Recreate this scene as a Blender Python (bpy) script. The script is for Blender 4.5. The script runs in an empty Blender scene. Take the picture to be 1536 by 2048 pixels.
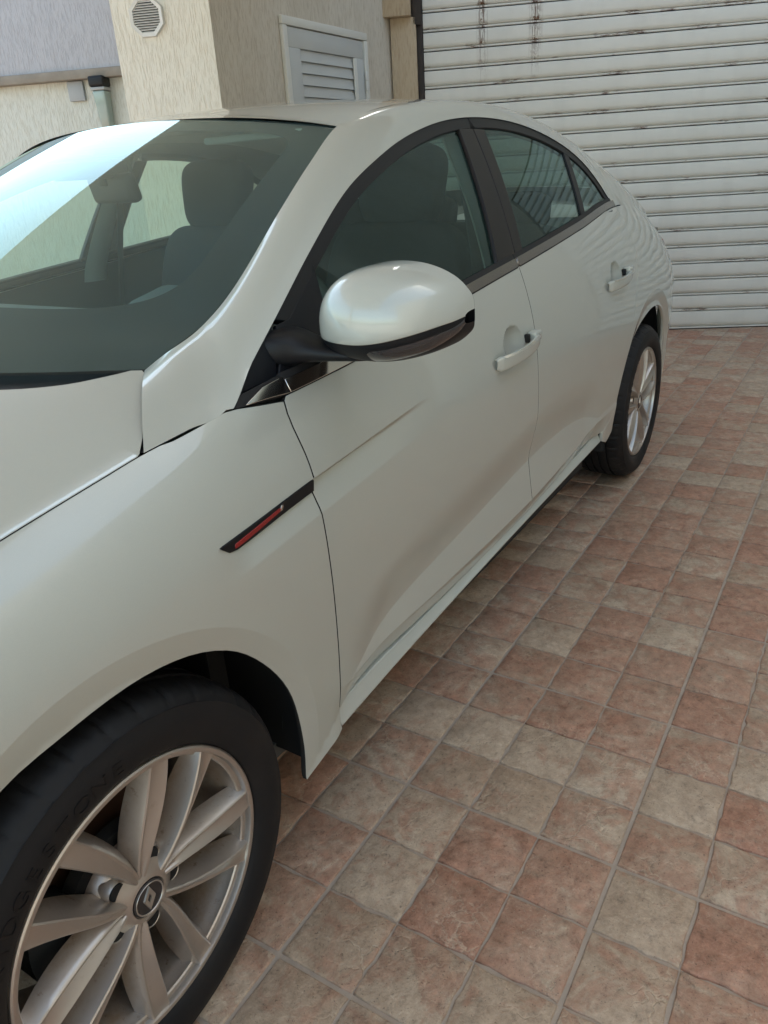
import bpy, bmesh, math, random
import numpy as np
from mathutils import Vector, Matrix
from mathutils.geometry import delaunay_2d_cdt
random.seed(7)
rng = np.random.default_rng(7)
SC = bpy.context.scene
COL = SC.collection
pi = math.pi

# ------------------------------------------------------------------ camera
CAM = (-0.4577, -1.6203, 1.2665)
YAW, PITCH, ROLL = 0.5762, -0.4226, -0.0642
F_PX = 1521.0          # focal length in pixels of a 1536 x 2048 picture
fw = Vector((math.cos(PITCH)*math.cos(YAW), math.cos(PITCH)*math.sin(YAW), math.sin(PITCH)))
rt = Vector((math.sin(YAW), -math.cos(YAW), 0))
up = rt.cross(fw)
rt2 = math.cos(ROLL)*rt + math.sin(ROLL)*up
up2 = -math.sin(ROLL)*rt + math.cos(ROLL)*up
cd = bpy.data.cameras.new("camera")
cam = bpy.data.objects.new("camera", cd)
COL.objects.link(cam)
m = Matrix((rt2, up2, -fw)).transposed().to_4x4()
m.translation = Vector(CAM)
cam.matrix_world = m
cd.sensor_fit = 'VERTICAL'
cd.sensor_height = 24.0
cd.lens = 24.0*F_PX/2048.0
cd.clip_start = 0.02
cd.clip_end = 500
SC.camera = cam

# ------------------------------------------------------------------ light
SUN_EL, SUN_AZ = math.radians(52), math.radians(12)   # azimuth counted from +x towards +y
SKY_STRENGTH = 0.15
SUN_STRENGTH = 3.5
w = bpy.data.worlds.new("World")
SC.world = w
w.use_nodes = True
wn = w.node_tree.nodes
sky = wn.new("ShaderNodeTexSky")
sky.sky_type = 'NISHITA'
sky.sun_disc = False
sky.sun_elevation = SUN_EL
sky.sun_rotation = math.radians(90) - SUN_AZ
sky.air_density = 1.0
sky.dust_density = 2.5
sky.ozone_density = 1.0
tint = wn.new("ShaderNodeMix"); tint.data_type = 'RGBA'; tint.blend_type = 'MULTIPLY'
tint.inputs[0].default_value = 1.0
w.node_tree.links.new(sky.outputs[0], tint.inputs[6])
tint.inputs[7].default_value = (0.98, 0.965, 0.81, 1)
w.node_tree.links.new(tint.outputs[2], wn["Background"].inputs[0])
wn["Background"].inputs[1].default_value = SKY_STRENGTH
sd = bpy.data.lights.new("sun", 'SUN')
sd.energy = SUN_STRENGTH
sd.angle = math.radians(0.5)
sd.color = (1.0, 0.95, 0.88)
sun = bpy.data.objects.new("sun", sd)
COL.objects.link(sun)
sdir = Vector((math.cos(SUN_EL)*math.cos(SUN_AZ), math.cos(SUN_EL)*math.sin(SUN_AZ), math.sin(SUN_EL)))
sun.rotation_euler = sdir.to_track_quat('Z', 'Y').to_euler()
sun.location = (0, 0, 12)
SC.view_settings.view_transform = 'Standard'
SC.view_settings.look = 'None'
SC.view_settings.exposure = 2.13
SC.view_settings.gamma = 1.0
SC.view_settings.use_curve_mapping = False
SC.render.engine = 'CYCLES'
try:
    SC.cycles.max_bounces = 10
    SC.cycles.transparent_max_bounces = 16
    SC.cycles.caustics_reflective = False
    SC.cycles.caustics_refractive = False
    SC.cycles.sample_clamp_indirect = 6
    SC.cycles.use_denoising = True
except Exception:
    pass

# ------------------------------------------------------------------ materials
def srgb(r, g, b):
    return tuple((c/12.92 if c <= 0.04045 else ((c+0.055)/1.055)**2.4) for c in (r/255, g/255, b/255))
class NT:
    def __init__(s, name):
        s.m = bpy.data.materials.new(name); s.m.use_nodes = True
        s.n = s.m.node_tree.nodes; s.l = s.m.node_tree.links
        s.p = s.n["Principled BSDF"]
    def node(s, t, **kw):
        n = s.n.new(t)
        for k, v in kw.items():
            if k.startswith('i_'):
                n.inputs[k[2:].replace('_', ' ')].default_value = v
            else:
                setattr(n, k, v)
        return n
    def link(s, a, b): s.l.new(a, b)
    def noise(s, vec, scale, detail=4, rough=0.55, dist=0.0):
        n = s.n.new("ShaderNodeTexNoise"); n.inputs["Scale"].default_value = scale
        n.inputs["Detail"].default_value = detail; n.inputs["Roughness"].default_value = rough
        n.inputs["Distortion"].default_value = dist
        if vec is not None: s.link(vec, n.inputs["Vector"])
        return n.outputs["Fac"]
    def ramp(s, fac, stops):
        n = s.n.new("ShaderNodeValToRGB"); e = n.color_ramp.elements
        while len(e) < len(stops): e.new(0.5)
        for k, (p, c) in enumerate(stops):
            e[k].position = p
            e[k].color = (c, c, c, 1) if isinstance(c, (int, float)) else (*c, 1)
        s.link(fac, n.inputs[0]); return n.outputs[0]
    def mix(s, fac, a, b, mode='MIX'):
        n = s.n.new("ShaderNodeMix"); n.data_type = 'RGBA'; n.blend_type = mode
        for k, v in ((0, fac), (6, a), (7, b)):
            if isinstance(v, (int, float)): n.inputs[k].default_value = v if k == 0 else (v, v, v, 1)
            elif isinstance(v, tuple): n.inputs[k].default_value = (*v, 1) if len(v) == 3 else v
            else: s.link(v, n.inputs[k])
        return n.outputs[2]
    def math(s, op, a, b=None, c=None):
        n = s.n.new("ShaderNodeMath"); n.operation = op
        for k, v in ((0, a), (1, b), (2, c)):
            if v is None: continue
            if isinstance(v, (int, float)): n.inputs[k].default_value = v
            else: s.link(v, n.inputs[k])
        return n.outputs[0]
    def vmul(s, vec, v):
        n = s.n.new("ShaderNodeVectorMath"); n.operation = 'MULTIPLY'
        s.link(vec, n.inputs[0]); n.inputs[1].default_value = v; return n.outputs[0]
    def bump(s, h, strength=0.3, dist=0.002, normal=None):
        n = s.n.new("ShaderNodeBump"); n.inputs["Strength"].default_value = strength
        n.inputs["Distance"].default_value = dist; s.link(h, n.inputs["Height"])
        s.link(n.outputs[0], s.p.inputs["Normal"]); return n
    def geo(s): return s.n.new("ShaderNodeNewGeometry").outputs["Position"]
    def obj(s): return s.n.new("ShaderNodeTexCoord").outputs["Object"]

def simple(name, col, rough=0.5, metal=0.0, coat=0.0, noise=None, bump=None, spec=None, croug=0.03):
    t = NT(name); p = t.p
    p.inputs["Base Color"].default_value = (*col, 1)
    p.inputs["Roughness"].default_value = rough
    p.inputs["Metallic"].default_value = metal
    p.inputs["Coat Weight"].default_value = coat
    p.inputs["Coat Roughness"].default_value = croug
    if spec is not None: p.inputs["Specular IOR Level"].default_value = spec
    if noise:
        sc, amt = noise
        f = t.noise(t.geo(), sc, 5)
        c = t.mix(f, tuple(x*(1-amt) for x in col), tuple(min(1, x*(1+amt)) for x in col))
        t.link(c, p.inputs["Base Color"])
    if bump:
        sc, st, di = bump
        t.bump(t.noise(t.geo(), sc, 4), st, di)
    return t.m

def paint_mat():
    t = NT("pearl_white_paint"); p = t.p
    g = t.geo()
    f = t.noise(g, 900, 2)
    c = t.mix(f, (0.455, 0.475, 0.43), (0.52, 0.54, 0.49))
    d = t.noise(g, 2.3, 6, 0.6)
    c2 = t.mix(t.ramp(d, [(0.35, 0.0), (0.75, 0.10)]), c, (0.55, 0.52, 0.45))
    t.link(c2, p.inputs["Base Color"])
    p.inputs["Metallic"].default_value = 0.12
    t.link(t.ramp(t.noise(g, 5, 5), [(0.3, 0.34), (0.8, 0.42)]), p.inputs["Roughness"])
    p.inputs["Coat Weight"].default_value = 1.0
    p.inputs["Coat IOR"].default_value = 1.52
    t.link(t.ramp(t.noise(g, 3.1, 6), [(0.3, 0.015), (0.8, 0.05)]), p.inputs["Coat Roughness"])
    t.bump(t.noise(g, 60, 2), 0.02, 0.001)
    return t.m

def glass_mat(name, tint, refl=1.0, haze=None, ior=1.5):
    t = NT(name); t.n.remove(t.p)
    out = t.n["Material Output"]
    tr = t.node("ShaderNodeBsdfTransparent"); tr.inputs[0].default_value = (*tint, 1)
    gl = t.node("ShaderNodeBsdfGlossy"); gl.inputs["Roughness"].default_value = 0.015
    gl.inputs["Color"].default_value = (0.78, 1.0, 1.0, 1)
    fr = t.node("ShaderNodeFresnel")
    bf = t.node("ShaderNodeNewGeometry").outputs["Backfacing"]      # seen from behind the thin sheet counts as from outside
    t.link(t.math('ADD', ior, t.math('MULTIPLY', bf, 1.0/ior-ior)), fr.inputs[0])
    fac = t.math('MULTIPLY', fr.outputs[0], refl)
    fac = t.math('MINIMUM', fac, 1.0)
    mx = t.node("ShaderNodeMixShader"); t.link(fac, mx.inputs[0])
    first = tr.outputs[0]
    if haze:
        df = t.node("ShaderNodeBsdfDiffuse"); df.inputs[0].default_value = (*haze[1], 1)
        m0 = t.node("ShaderNodeMixShader")
        hz = t.ramp(t.noise(t.geo(), 6, 6, 0.6), [(0.3, haze[0]*0.7), (0.75, haze[0]*1.3)])
        t.link(hz, m0.inputs[0]); t.link(tr.outputs[0], m0.inputs[1]); t.link(df.outputs[0], m0.inputs[2])
        first = m0.outputs[0]
    t.link(first, mx.inputs[1]); t.link(gl.outputs[0], mx.inputs[2])
    t.link(mx.outputs[0], out.inputs[0])
    return t.m

def stucco_mat(name, c1, c2, cs):
    # scratched plaster: vertical worm grooves
    t = NT(name); g = t.geo()
    v = t.vmul(g, (1.0, 1.0, 0.14))
    n1 = t.noise(v, 120, 4, 0.6)
    n2 = t.noise(v, 300, 2, 0.5)
    gro = t.ramp(n1, [(0.34, 0.0), (0.52, 1.0)])
    base = t.mix(t.noise(g, 1.6, 6, 0.6), c1, c2)
    base = t.mix(t.math('MULTIPLY', t.math('SUBTRACT', 1.0, gro), 0.55), base, cs)
    stain = t.ramp(t.noise(t.vmul(g, (1, 1, 0.2)), 2.5, 7, 0.65), [(0.5, 0.0), (0.78, 0.4)])
    base = t.mix(stain, base, cs)
    t.link(base, t.p.inputs["Base Color"]); t.p.inputs["Roughness"].default_value = 0.9
    t.p.inputs["Specular IOR Level"].default_value = 0.2
    h = t.math('ADD', gro, t.math('MULTIPLY', n2, 0.35))
    t.bump(h, 0.55, 0.004)
    return t.m

def tile_mat():
    t = NT("terracotta_tile"); g = t.geo()
    # cell id of the little square from its place on the floor
    sub = t.node("ShaderNodeVectorMath", operation='SUBTRACT'); t.link(g, sub.inputs[0]); sub.inputs[1].default_value = (TX, TY, 0)
    vr = t.node("ShaderNodeVectorRotate", rotation_type='Z_AXIS'); t.link(sub.outputs[0], vr.inputs["Vector"]); vr.inputs["Angle"].default_value = -TROT
    dv = t.vmul(vr.outputs[0], (1/TS, 1/TS, 0))
    dz = t.node("ShaderNodeVectorMath", operation='ADD'); t.link(dv, dz.inputs[0]); dz.inputs[1].default_value = (0, 0, 0.5)
    fl = t.node("ShaderNodeVectorMath", operation='FLOOR'); t.link(dz.outputs[0], fl.inputs[0])
    wnz = t.node("ShaderNodeTexWhiteNoise", noise_dimensions='3D'); t.link(fl.outputs[0], wnz.inputs["Vector"])
    sep = t.node("ShaderNodeSeparateColor"); t.link(wnz.outputs["Color"], sep.inputs[0])
    r1, r2, r3 = sep.outputs
    off = t.node("ShaderNodeVectorMath", operation='MULTIPLY_ADD'); t.link(wnz.outputs["Color"], off.inputs[0])
    off.inputs[1].default_value = (7, 7, 7); t.link(g, off.inputs[2])
    p = off.outputs[0]
    n1 = t.noise(p, 13, 8, 0.72, 0.8)
    # how red this square is
    red = t.math('ADD', t.math('MULTIPLY', n1, 1.3), t.math('MULTIPLY', t.math('SUBTRACT', r1, 0.5), 0.40))
    redf = t.ramp(red, [(0.53, 0.0), (0.64, 0.5), (0.86, 0.92)])
    beige = t.mix(r2, (0.46, 0.325, 0.235), (0.56, 0.425, 0.325))
    beige = t.mix(t.ramp(t.noise(p, 26, 7, 0.7), [(0.35, 0.0), (0.7, 0.6)]), beige, (0.27, 0.165, 0.105))
    terra = t.mix(t.ramp(t.noise(p, 40, 6, 0.7), [(0.3, 0.0), (0.7, 1.0)]), (0.24, 0.095, 0.057), (0.50, 0.24, 0.16))
    c = t.mix(redf, beige, terra)
    # pale scratches and salt
    sc = t.node("ShaderNodeTexVoronoi", feature='DISTANCE_TO_EDGE'); sc.inputs["Scale"].default_value = 16
    dn = t.node("ShaderNodeTexNoise"); dn.inputs["Scale"].default_value = 18; dn.inputs["Detail"].default_value = 5; t.link(p, dn.inputs["Vector"])
    ad = t.node("ShaderNodeVectorMath", operation='MULTIPLY_ADD'); t.link(dn.outputs["Color"], ad.inputs[0]); ad.inputs[1].default_value = (0.11, 0.11, 0.11); t.link(p, ad.inputs[2])
    t.link(ad.outputs[0], sc.inputs["Vector"])
    scr = t.math('MULTIPLY', t.ramp(sc.outputs["Distance"], [(0.0, 1.0), (0.05, 0.0)]), t.ramp(t.noise(p, 7, 3), [(0.5, 0.0), (0.66, 0.75)]))
    c = t.mix(t.math('MULTIPLY', scr, 0.7), c, (0.62, 0.47, 0.35))
    salt = t.math('MULTIPLY', t.ramp(t.noise(p, 170, 3, 0.7), [(0.55, 0.0), (0.72, 1.0)]), t.ramp(t.noise(p, 12, 3), [(0.45, 0.0), (0.7, 0.55)]))
    c = t.mix(salt, c, (0.66, 0.55, 0.44))
    big = t.noise(g, 0.9, 4)
    c = t.mix(t.ramp(big, [(0.35, 0.0), (0.75, 0.35)]), c, (0.36, 0.27, 0.20))
    grime = t.ramp(t.noise(p, 48, 9, 0.78), [(0.30, 0.50), (0.45, 0.96), (0.70, 1.22)])
    c = t.mix(1.0, c, grime, 'MULTIPLY')
    pits = t.ramp(t.noise(p, 210, 2, 0.5), [(0.28, 0.55), (0.36, 1.0)])
    c = t.mix(1.0, c, pits, 'MULTIPLY')
    c = t.mix(1.0, c, (0.97, 0.985, 0.95), 'MULTIPLY')
    t.link(c, t.p.inputs["Base Color"])
    t.link(t.ramp(t.noise(p, 30, 4), [(0.3, 0.42), (0.8, 0.72)]), t.p.inputs["Roughness"])
    t.p.inputs["Specular IOR Level"].default_value = 0.4
    h = t.math('ADD', t.math('MULTIPLY', t.noise(p, 14, 5, 0.6), 1.0), t.math('MULTIPLY', t.noise(p, 150, 3), 0.22))
    h = t.math('SUBTRACT', h, t.math('MULTIPLY', scr, 0.2))
    t.bump(h, 1.0, 0.007)
    return t.m

def door_slat_mat():
    t = NT("worn_white_shutter_paint"); g = t.geo(); o = t.obj()
    c = t.mix(t.noise(g, 1.3, 5), (0.68, 0.66, 0.60), (0.76, 0.74, 0.68))
    # faint grime
    c = t.mix(t.ramp(t.noise(t.vmul(g, (1, 1, 0.3)), 7, 6), [(0.45, 0.0), (0.8, 0.25)]), c, (0.44, 0.42, 0.37))
    sx = t.node("ShaderNodeSeparateXYZ"); t.link(o, sx.inputs[0])
    z = sx.outputs[2]; x = sx.outputs[0]
    sg = t.node("ShaderNodeSeparateXYZ"); t.link(g, sg.inputs[0])
    # wear close to the lower edge of every slat, only in some stretches
    edge = t.ramp(z, [(0.0, 1.0), (0.016, 0.9), (0.028, 0.0)])
    strch = t.ramp(t.noise(t.vmul(g, (3.5, 3.5, 9)), 1.2, 3), [(0.56, 0.0), (0.62, 1.0)])
    brk = t.ramp(t.noise(t.vmul(g, (18, 18, 160)), 1.0, 6, 0.7), [(0.48, 0.0), (0.52, 1.0)])
    wear = t.math('MULTIPLY', t.math('MULTIPLY', edge, strch), brk)
    rustc = t.mix(t.noise(g, 30, 5), (0.16, 0.14, 0.12), (0.20, 0.075, 0.03))
    c = t.mix(wear, c, rustc)
    # rust runs under two fixings, streaking down the upper slats
    hi = t.ramp(t.math('MULTIPLY', sg.outputs[2], 0.4), [(0.70, 0.0), (0.84, 1.0)])
    for cx, wd in ((0.41, 0.045), (0.77, 0.055)):
        d = t.math('ABSOLUTE', t.math('SUBTRACT', x, cx))
        band = t.ramp(d, [(0.0, 1.0), (wd, 0.0)])
        st = t.ramp(t.noise(t.vmul(g, (110, 110, 2.5)), 1.0, 3, 0.6), [(0.52, 0.0), (0.56, 1.0)])
        sp = t.ramp(t.noise(t.vmul(g, (25, 25, 25)), 1.0, 5, 0.7), [(0.5, 0.0), (0.6, 1.0)])
        low = t.ramp(z, [(0.0, 1.0), (0.022, 0.95), (0.05, 0.5), (0.115, 0.35)])
        k = t.math('MULTIPLY', t.math('MULTIPLY', band, t.math('MAXIMUM', t.math('MULTIPLY', st, 0.8), t.math('MULTIPLY', t.math('MULTIPLY', sp, low), 1.4))), hi)
        c = t.mix(t.math('MINIMUM', t.math('MULTIPLY', k, 1.3), 1.0), c, (0.13, 0.06, 0.03))
    chips = t.ramp(t.noise(t.vmul(g, (30, 30, 90)), 1.0, 4, 0.75), [(0.71, 0.0), (0.73, 0.9)])
    c = t.mix(chips, c, (0.15, 0.13, 0.11))
    t.link(c, t.p.inputs["Base Color"])
    t.p.inputs["Roughness"].default_value = 0.42
    t.bump(t.noise(t.vmul(g, (3, 3, 14)), 1.0, 3), 0.12, 0.006)
    return t.m

TS, TX, TY, TROT = 0.1555, 0.1859, -0.9168, 0.0042
M = {}
M['paint'] = paint_mat()
M['glass'] = glass_mat("tinted_windshield_glass", (0.76, 0.93, 0.90), 1.6, (0.06, (0.36, 0.60, 0.68)))  # teal haze paints in the canopy reflection along with a dirt film
M['side_glass'] = glass_mat("darkened_green_side_glass", (0.46, 0.60, 0.55), 1.0, (0.004, (0.3, 0.33, 0.31)))  # tint darkened to paint in the dim cabin behind the near panes
M['far_glass'] = glass_mat("lightened_green_side_glass", (0.84, 0.94, 0.84), 1.0, (0.004, (0.3, 0.33, 0.31)))  # same glass on the far side, tint lightened so those panes read bright
M['rear_glass'] = glass_mat("darkened_rear_glass", (0.36, 0.47, 0.43), 1.0, (0.004, (0.3, 0.33, 0.31)))  # rear panes darkened the same way for the dim cabin
M['frit'] = simple("black_frit", (0.010, 0.011, 0.013), 0.5)
M['black_gloss'] = simple("gloss_black_trim", (0.004, 0.005, 0.008), 0.4, spec=0.3)
M['black_plastic'] = simple("black_plastic", (0.007, 0.008, 0.010), 0.45, spec=0.3, bump=(700, 0.15, 0.0005))
M['rubber'] = simple("rubber_seal", (0.010, 0.010, 0.011), 0.65)
M['chrome'] = simple("satin_chrome", (0.62, 0.60, 0.57), 0.12, metal=1.0)
M['dark_trim'] = simple("dark_satin_trim", (0.22, 0.205, 0.19), 0.22, metal=0.85)
M['pillar_film'] = simple("black_pillar_film", (0.008, 0.0065, 0.0068), 0.38, spec=0.35, noise=(8, 0.2))
M['well'] = simple("wheel_well_plastic", (0.006, 0.007, 0.008), 0.8)
M['under'] = simple("underbody_black", (0.012, 0.012, 0.012), 0.8)
M['red'] = simple("red_badge_enamel", (0.27, 0.010, 0.011), 0.35, coat=0.3)
M['tyre'] = None
M['cabin'] = simple("charcoal_cabin_plastic", (0.075, 0.085, 0.085), 0.55, noise=(12, 0.15))
M['cabin_light'] = simple("grey_headliner", (0.30, 0.33, 0.31), 0.9)
M['fabric'] = simple("charcoal_seat_fabric", (0.030, 0.034, 0.036), 0.85, bump=(900, 0.3, 0.001))
M['dash'] = simple("dark_dashboard", (0.12, 0.14, 0.14), 0.6, bump=(500, 0.2, 0.0008))
M['orange_lens'] = simple("smoked_indicator_lens", (0.03, 0.03, 0.033), 0.12, coat=1.0)
M['red_lens'] = simple("tail_lamp_red", (0.30, 0.01, 0.01), 0.15, coat=1.0)
M['lens'] = simple("headlamp_lens", (0.35, 0.37, 0.38), 0.08, coat=1.0)
M['mirror_glass'] = simple("dark_mirror_glass", (0.12, 0.13, 0.14), 0.08, metal=1.0)
M['seam'] = simple("panel_gap_shade", (0.01, 0.01, 0.01), 0.9)  # shade inside the panel gaps, put into the edge colour

def tyre_mat():
    t = NT("tyre_rubber"); g = t.geo()
    c = t.mix(t.noise(g, 14, 6, 0.6), (0.0070, 0.0068, 0.0078), (0.013, 0.0122, 0.0125))
    c = t.mix(t.ramp(t.noise(g, 5, 6, 0.6), [(0.5, 0.0), (0.75, 0.55)]), c, (0.030, 0.024, 0.020))
    t.p.inputs['Specular IOR Level'].default_value = 0.3
    t.link(c, t.p.inputs["Base Color"]); t.p.inputs["Roughness"].default_value = 0.62
    t.bump(t.noise(g, 260, 3), 0.15, 0.001)
    return t.m
M['tyre'] = tyre_mat()
M['tyre_letter'] = simple("tyre_lettering", (0.005, 0.005, 0.006), 0.45, spec=0.3)
def alloy_mat():
    t = NT("silver_alloy"); o = t.obj()
    base = t.mix(t.noise(o, 7, 5), (0.46, 0.415, 0.37), (0.55, 0.50, 0.455))
    # brown brake dust gathers away from the face, in the recesses
    sx = t.node("ShaderNodeSeparateXYZ"); t.link(o, sx.inputs[0])
    deep = t.ramp(sx.outputs[1], [(0.004, 0.04), (0.040, 0.85)])
    dust = t.math('MULTIPLY', deep, t.ramp(t.noise(o, 16, 7, 0.7), [(0.34, 0.15), (0.66, 1.0)]))
    base = t.mix(dust, base, (0.26, 0.17, 0.10))
    sp = t.math('MULTIPLY', t.ramp(t.noise(o, 60, 5, 0.75), [(0.60, 0.0), (0.70, 0.6)]), t.ramp(sx.outputs[1], [(0.0, 0.1), (0.03, 1.0)]))
    base = t.mix(sp, base, (0.12, 0.055, 0.02))
    t.link(base, t.p.inputs["Base Color"])
    t.link(t.math('SUBTRACT', 0.85, t.math('MULTIPLY', dust, 0.7)), t.p.inputs["Metallic"])
    t.p.inputs["Roughness"].default_value = 0.36
    t.p.inputs["Coat Weight"].default_value = 0.25
    return t.m
M['alloy'] = alloy_mat()
M['cap_grey'] = simple("dark_cap_plastic", (0.028, 0.023, 0.023), 0.4)
M['disc'] = simple("rusty_brake_disc", (0.075, 0.036, 0.021), 0.7, metal=0.4, noise=(30, 0.5))
M['caliper'] = simple("brake_caliper_dark", (0.012, 0.017, 0.022), 0.6)
M['wall_shade'] = stucco_mat("scratched_plaster_shaded_beige", (0.60, 0.54, 0.45), (0.67, 0.61, 0.52), (0.42, 0.35, 0.26))  # shaded tone of the block's plaster, put into the colour
M['wall_cream'] = stucco_mat("scratched_plaster_lit_cream", (0.76, 0.75, 0.67), (0.83, 0.815, 0.74), (0.66, 0.61, 0.50))  # lit tone of the same plaster, for the end face
M['wall_back'] = stucco_mat("pale_green_plaster", (0.60, 0.62, 0.56), (0.68, 0.69, 0.63), (0.48, 0.46, 0.38))
M['wall_upper'] = stucco_mat("scratched_plaster_greyish", (0.42, 0.425, 0.45), (0.47, 0.475, 0.50), (0.35, 0.34, 0.36))
M['wall_ochre'] = stucco_mat("smooth_pilaster_plaster", (0.50, 0.39, 0.26), (0.55, 0.44, 0.31), (0.40, 0.28, 0.18))
M['ceiling'] = simple("canopy_underside", (0.82, 0.84, 0.80), 0.9, noise=(1.5, 0.06))
M['pvc'] = simple("white_pvc", (0.70, 0.70, 0.68), 0.35, noise=(3, 0.04))
M['alu'] = simple("white_aluminium_cabinet", (0.52, 0.53, 0.515), 0.45, noise=(4, 0.05))
M['alu_frame'] = simple("cream_aluminium_frame", (0.66, 0.65, 0.60), 0.4)
M['slat'] = door_slat_mat()
M['rail'] = simple("rusty_dark_rail", (0.030, 0.022, 0.018), 0.7, noise=(20, 0.6))
M['grout'] = simple("sandy_grout", (0.40, 0.32, 0.255), 0.95, noise=(25, 0.25), bump=(200, 0.4, 0.002))
M['tile'] = tile_mat()
M['ledge'] = simple("weathered_ledge", (0.27, 0.24, 0.20), 0.8, noise=(9, 0.4))
M['grey_metal'] = simple("grey_cover_plate", (0.34, 0.36, 0.37), 0.5)
M['lamp_glass'] = simple("bulkhead_lamp_glass", (0.26, 0.33, 0.30), 0.15, coat=0.8)
M['concrete'] = simple("driveway_concrete", (0.30, 0.28, 0.25), 0.9, noise=(2, 0.15))

# ------------------------------------------------------------------ object helpers
def link(o, parent=None):
    COL.objects.link(o)
    if parent is not None: o.parent = parent
    return o
def mesh_obj(name, verts, faces, mat, parent=None, smooth=False, normals=None):
    me = bpy.data.meshes.new(name)
    me.from_pydata([tuple(map(float, v)) for v in verts], [], [tuple(int(i) for i in f) for f in faces])
    me.update()
    if smooth or normals is not None:
        me.polygons.foreach_set("use_smooth", [True]*len(me.polygons))
    if normals is not None:
        me.normals_split_custom_set_from_vertices([tuple(map(float, n)) for n in normals])
    if isinstance(mat, (list, tuple)):
        for mm in mat: me.materials.append(mm)
    else:
        me.materials.append(mat)
    o = bpy.data.objects.new(name, me)
    return link(o, parent)
def bm_obj(name, bm, mat, parent=None, smooth=None, bevel=None):
    me = bpy.data.meshes.new(name)
    if bevel:
        bmesh.ops.bevel(bm, geom=bm.edges[:], offset=bevel[0], segments=bevel[1], profile=0.5, affect='EDGES', clamp_overlap=True)
    bmesh.ops.recalc_face_normals(bm, faces=bm.faces)
    bm.to_mesh(me); bm.free()
    if smooth is not None:
        me.polygons.foreach_set("use_smooth", [True]*len(me.polygons))
        try: me.set_sharp_from_angle(angle=math.radians(smooth))
        except Exception: pass
    me.materials.append(mat)
    return link(bpy.data.objects.new(name, me), parent)
def empty(name, loc=(0, 0, 0), rz=0, parent=None):
    o = bpy.data.objects.new(name, None); o.empty_display_size = 0.1
    o.location = loc; o.rotation_euler = (0, 0, rz)
    return link(o, parent)
def tag(o, label=None, cat=None, group=None, kind=None):
    if label: o['label'] = label
    if cat: o['category'] = cat
    if group: o['group'] = group
    if kind: o['kind'] = kind
    return o
def box_bm(bm, lo, hi, mat=None):
    x0, y0, z0 = lo; x1, y1, z1 = hi
    vs = [bm.verts.new(p) for p in ((x0, y0, z0), (x1, y0, z0), (x1, y1, z0), (x0, y1, z0), (x0, y0, z1), (x1, y0, z1), (x1, y1, z1), (x0, y1, z1))]
    if mat is not None:
        for v in vs: v.co = mat @ v.co
    fs = []
    for f in ((0, 3, 2, 1), (4, 5, 6, 7), (0, 1, 5, 4), (1, 2, 6, 5), (2, 3, 7, 6), (3, 0, 4, 7)):
        fs.append(bm.faces.new([vs[i] for i in f]))
    return vs, fs
def box(name, lo, hi, mat, parent=None, bevel=0.0, mtx=None, seg=2):
    bm = bmesh.new(); box_bm(bm, lo, hi, mtx)
    return bm_obj(name, bm, mat, parent, smooth=30 if bevel else None, bevel=(bevel, seg) if bevel else None)
def lathe(name, prof, mat, parent=None, n=96, axis='y', smooth=35, closed=False):
    # profile of (r, d): radius and position along the axis
    vs = []; fs = []
    for k in range(n):
        a = 2*pi*k/n; c, s_ = math.cos(a), math.sin(a)
        for r, d in prof: vs.append((r*c, d, r*s_))
    L = len(prof)
    for k in range(n):
        k2 = (k+1) % n
        for j in range(L-1 if not closed else L):
            j2 = (j+1) % L
            fs.append((k*L+j, k*L+j2, k2*L+j2, k2*L+j))
    bm = bmesh.new(); bv = [bm.verts.new(v) for v in vs]
    for f in fs: bm.faces.new([bv[i] for i in f])
    bmesh.ops.remove_doubles(bm, verts=bm.verts, dist=1e-6)
    return bm_obj(name, bm, mat, parent, smooth=smooth)
def tube(name, pts, r, mat, parent=None, n=10, caps=True, ry=None):
    pts = [Vector(p) for p in pts]; vs = []; fs = []
    ref = Vector((0, 0, 1))
    for i, p in enumerate(pts):
        t = (pts[min(i+1, len(pts)-1)]-pts[max(i-1, 0)]).normalized()
        a = t.cross(ref)
        if a.length < 1e-3: a = t.cross(Vector((1, 0, 0)))
        a.normalize(); b = a.cross(t)
        rr = r[i] if isinstance(r, (list, tuple)) else r
        for k in range(n):
            th = 2*pi*k/n
            vs.append(p + a*math.cos(th)*rr + b*math.sin(th)*(rr if ry is None else ry))
    for i in range(len(pts)-1):
        for k in range(n):
            k2 = (k+1) % n
            fs.append((i*n+k, i*n+k2, (i+1)*n+k2, (i+1)*n+k))
    if caps:
        fs.append(tuple(range(n))[::-1]); fs.append(tuple((len(pts)-1)*n+k for k in range(n)))
    return mesh_obj(name, vs, fs, mat, parent, smooth=True)

# ------------------------------------------------------------------ numeric helpers
def itp(x, xs, ys):
    xs = np.asarray(xs, float); ys = np.asarray(ys, float); x = np.asarray(x, float)
    mm = np.gradient(ys, xs)
    x = np.clip(x, xs[0], xs[-1]); i = np.clip(np.searchsorted(xs, x)-1, 0, len(xs)-2)
    h = xs[i+1]-xs[i]; t = (x-xs[i])/h
    return ((2*t**3-3*t**2+1)*ys[i]+(t**3-2*t**2+t)*h*mm[i]+(-2*t**3+3*t**2)*ys[i+1]+(t**3-t**2)*h*mm[i+1])
def sst(a, b, x):
    t = np.clip((np.asarray(x, float)-a)/(b-a), 0, 1); return t*t*(3-2*t)
def spline(P, n, per=None):
    """resample a 3-D polyline by Catmull-Rom at n evenly spaced parameters"""
    P = np.asarray(P, float)
    d = np.r_[0, np.cumsum(np.linalg.norm(np.diff(P, axis=0), axis=1))] if per is None else np.asarray(per, float)
    u = np.linspace(d[0], d[-1], n)
    return np.stack([itp(u, d, P[:, k]) for k in range(P.shape[1])], -1)

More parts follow.
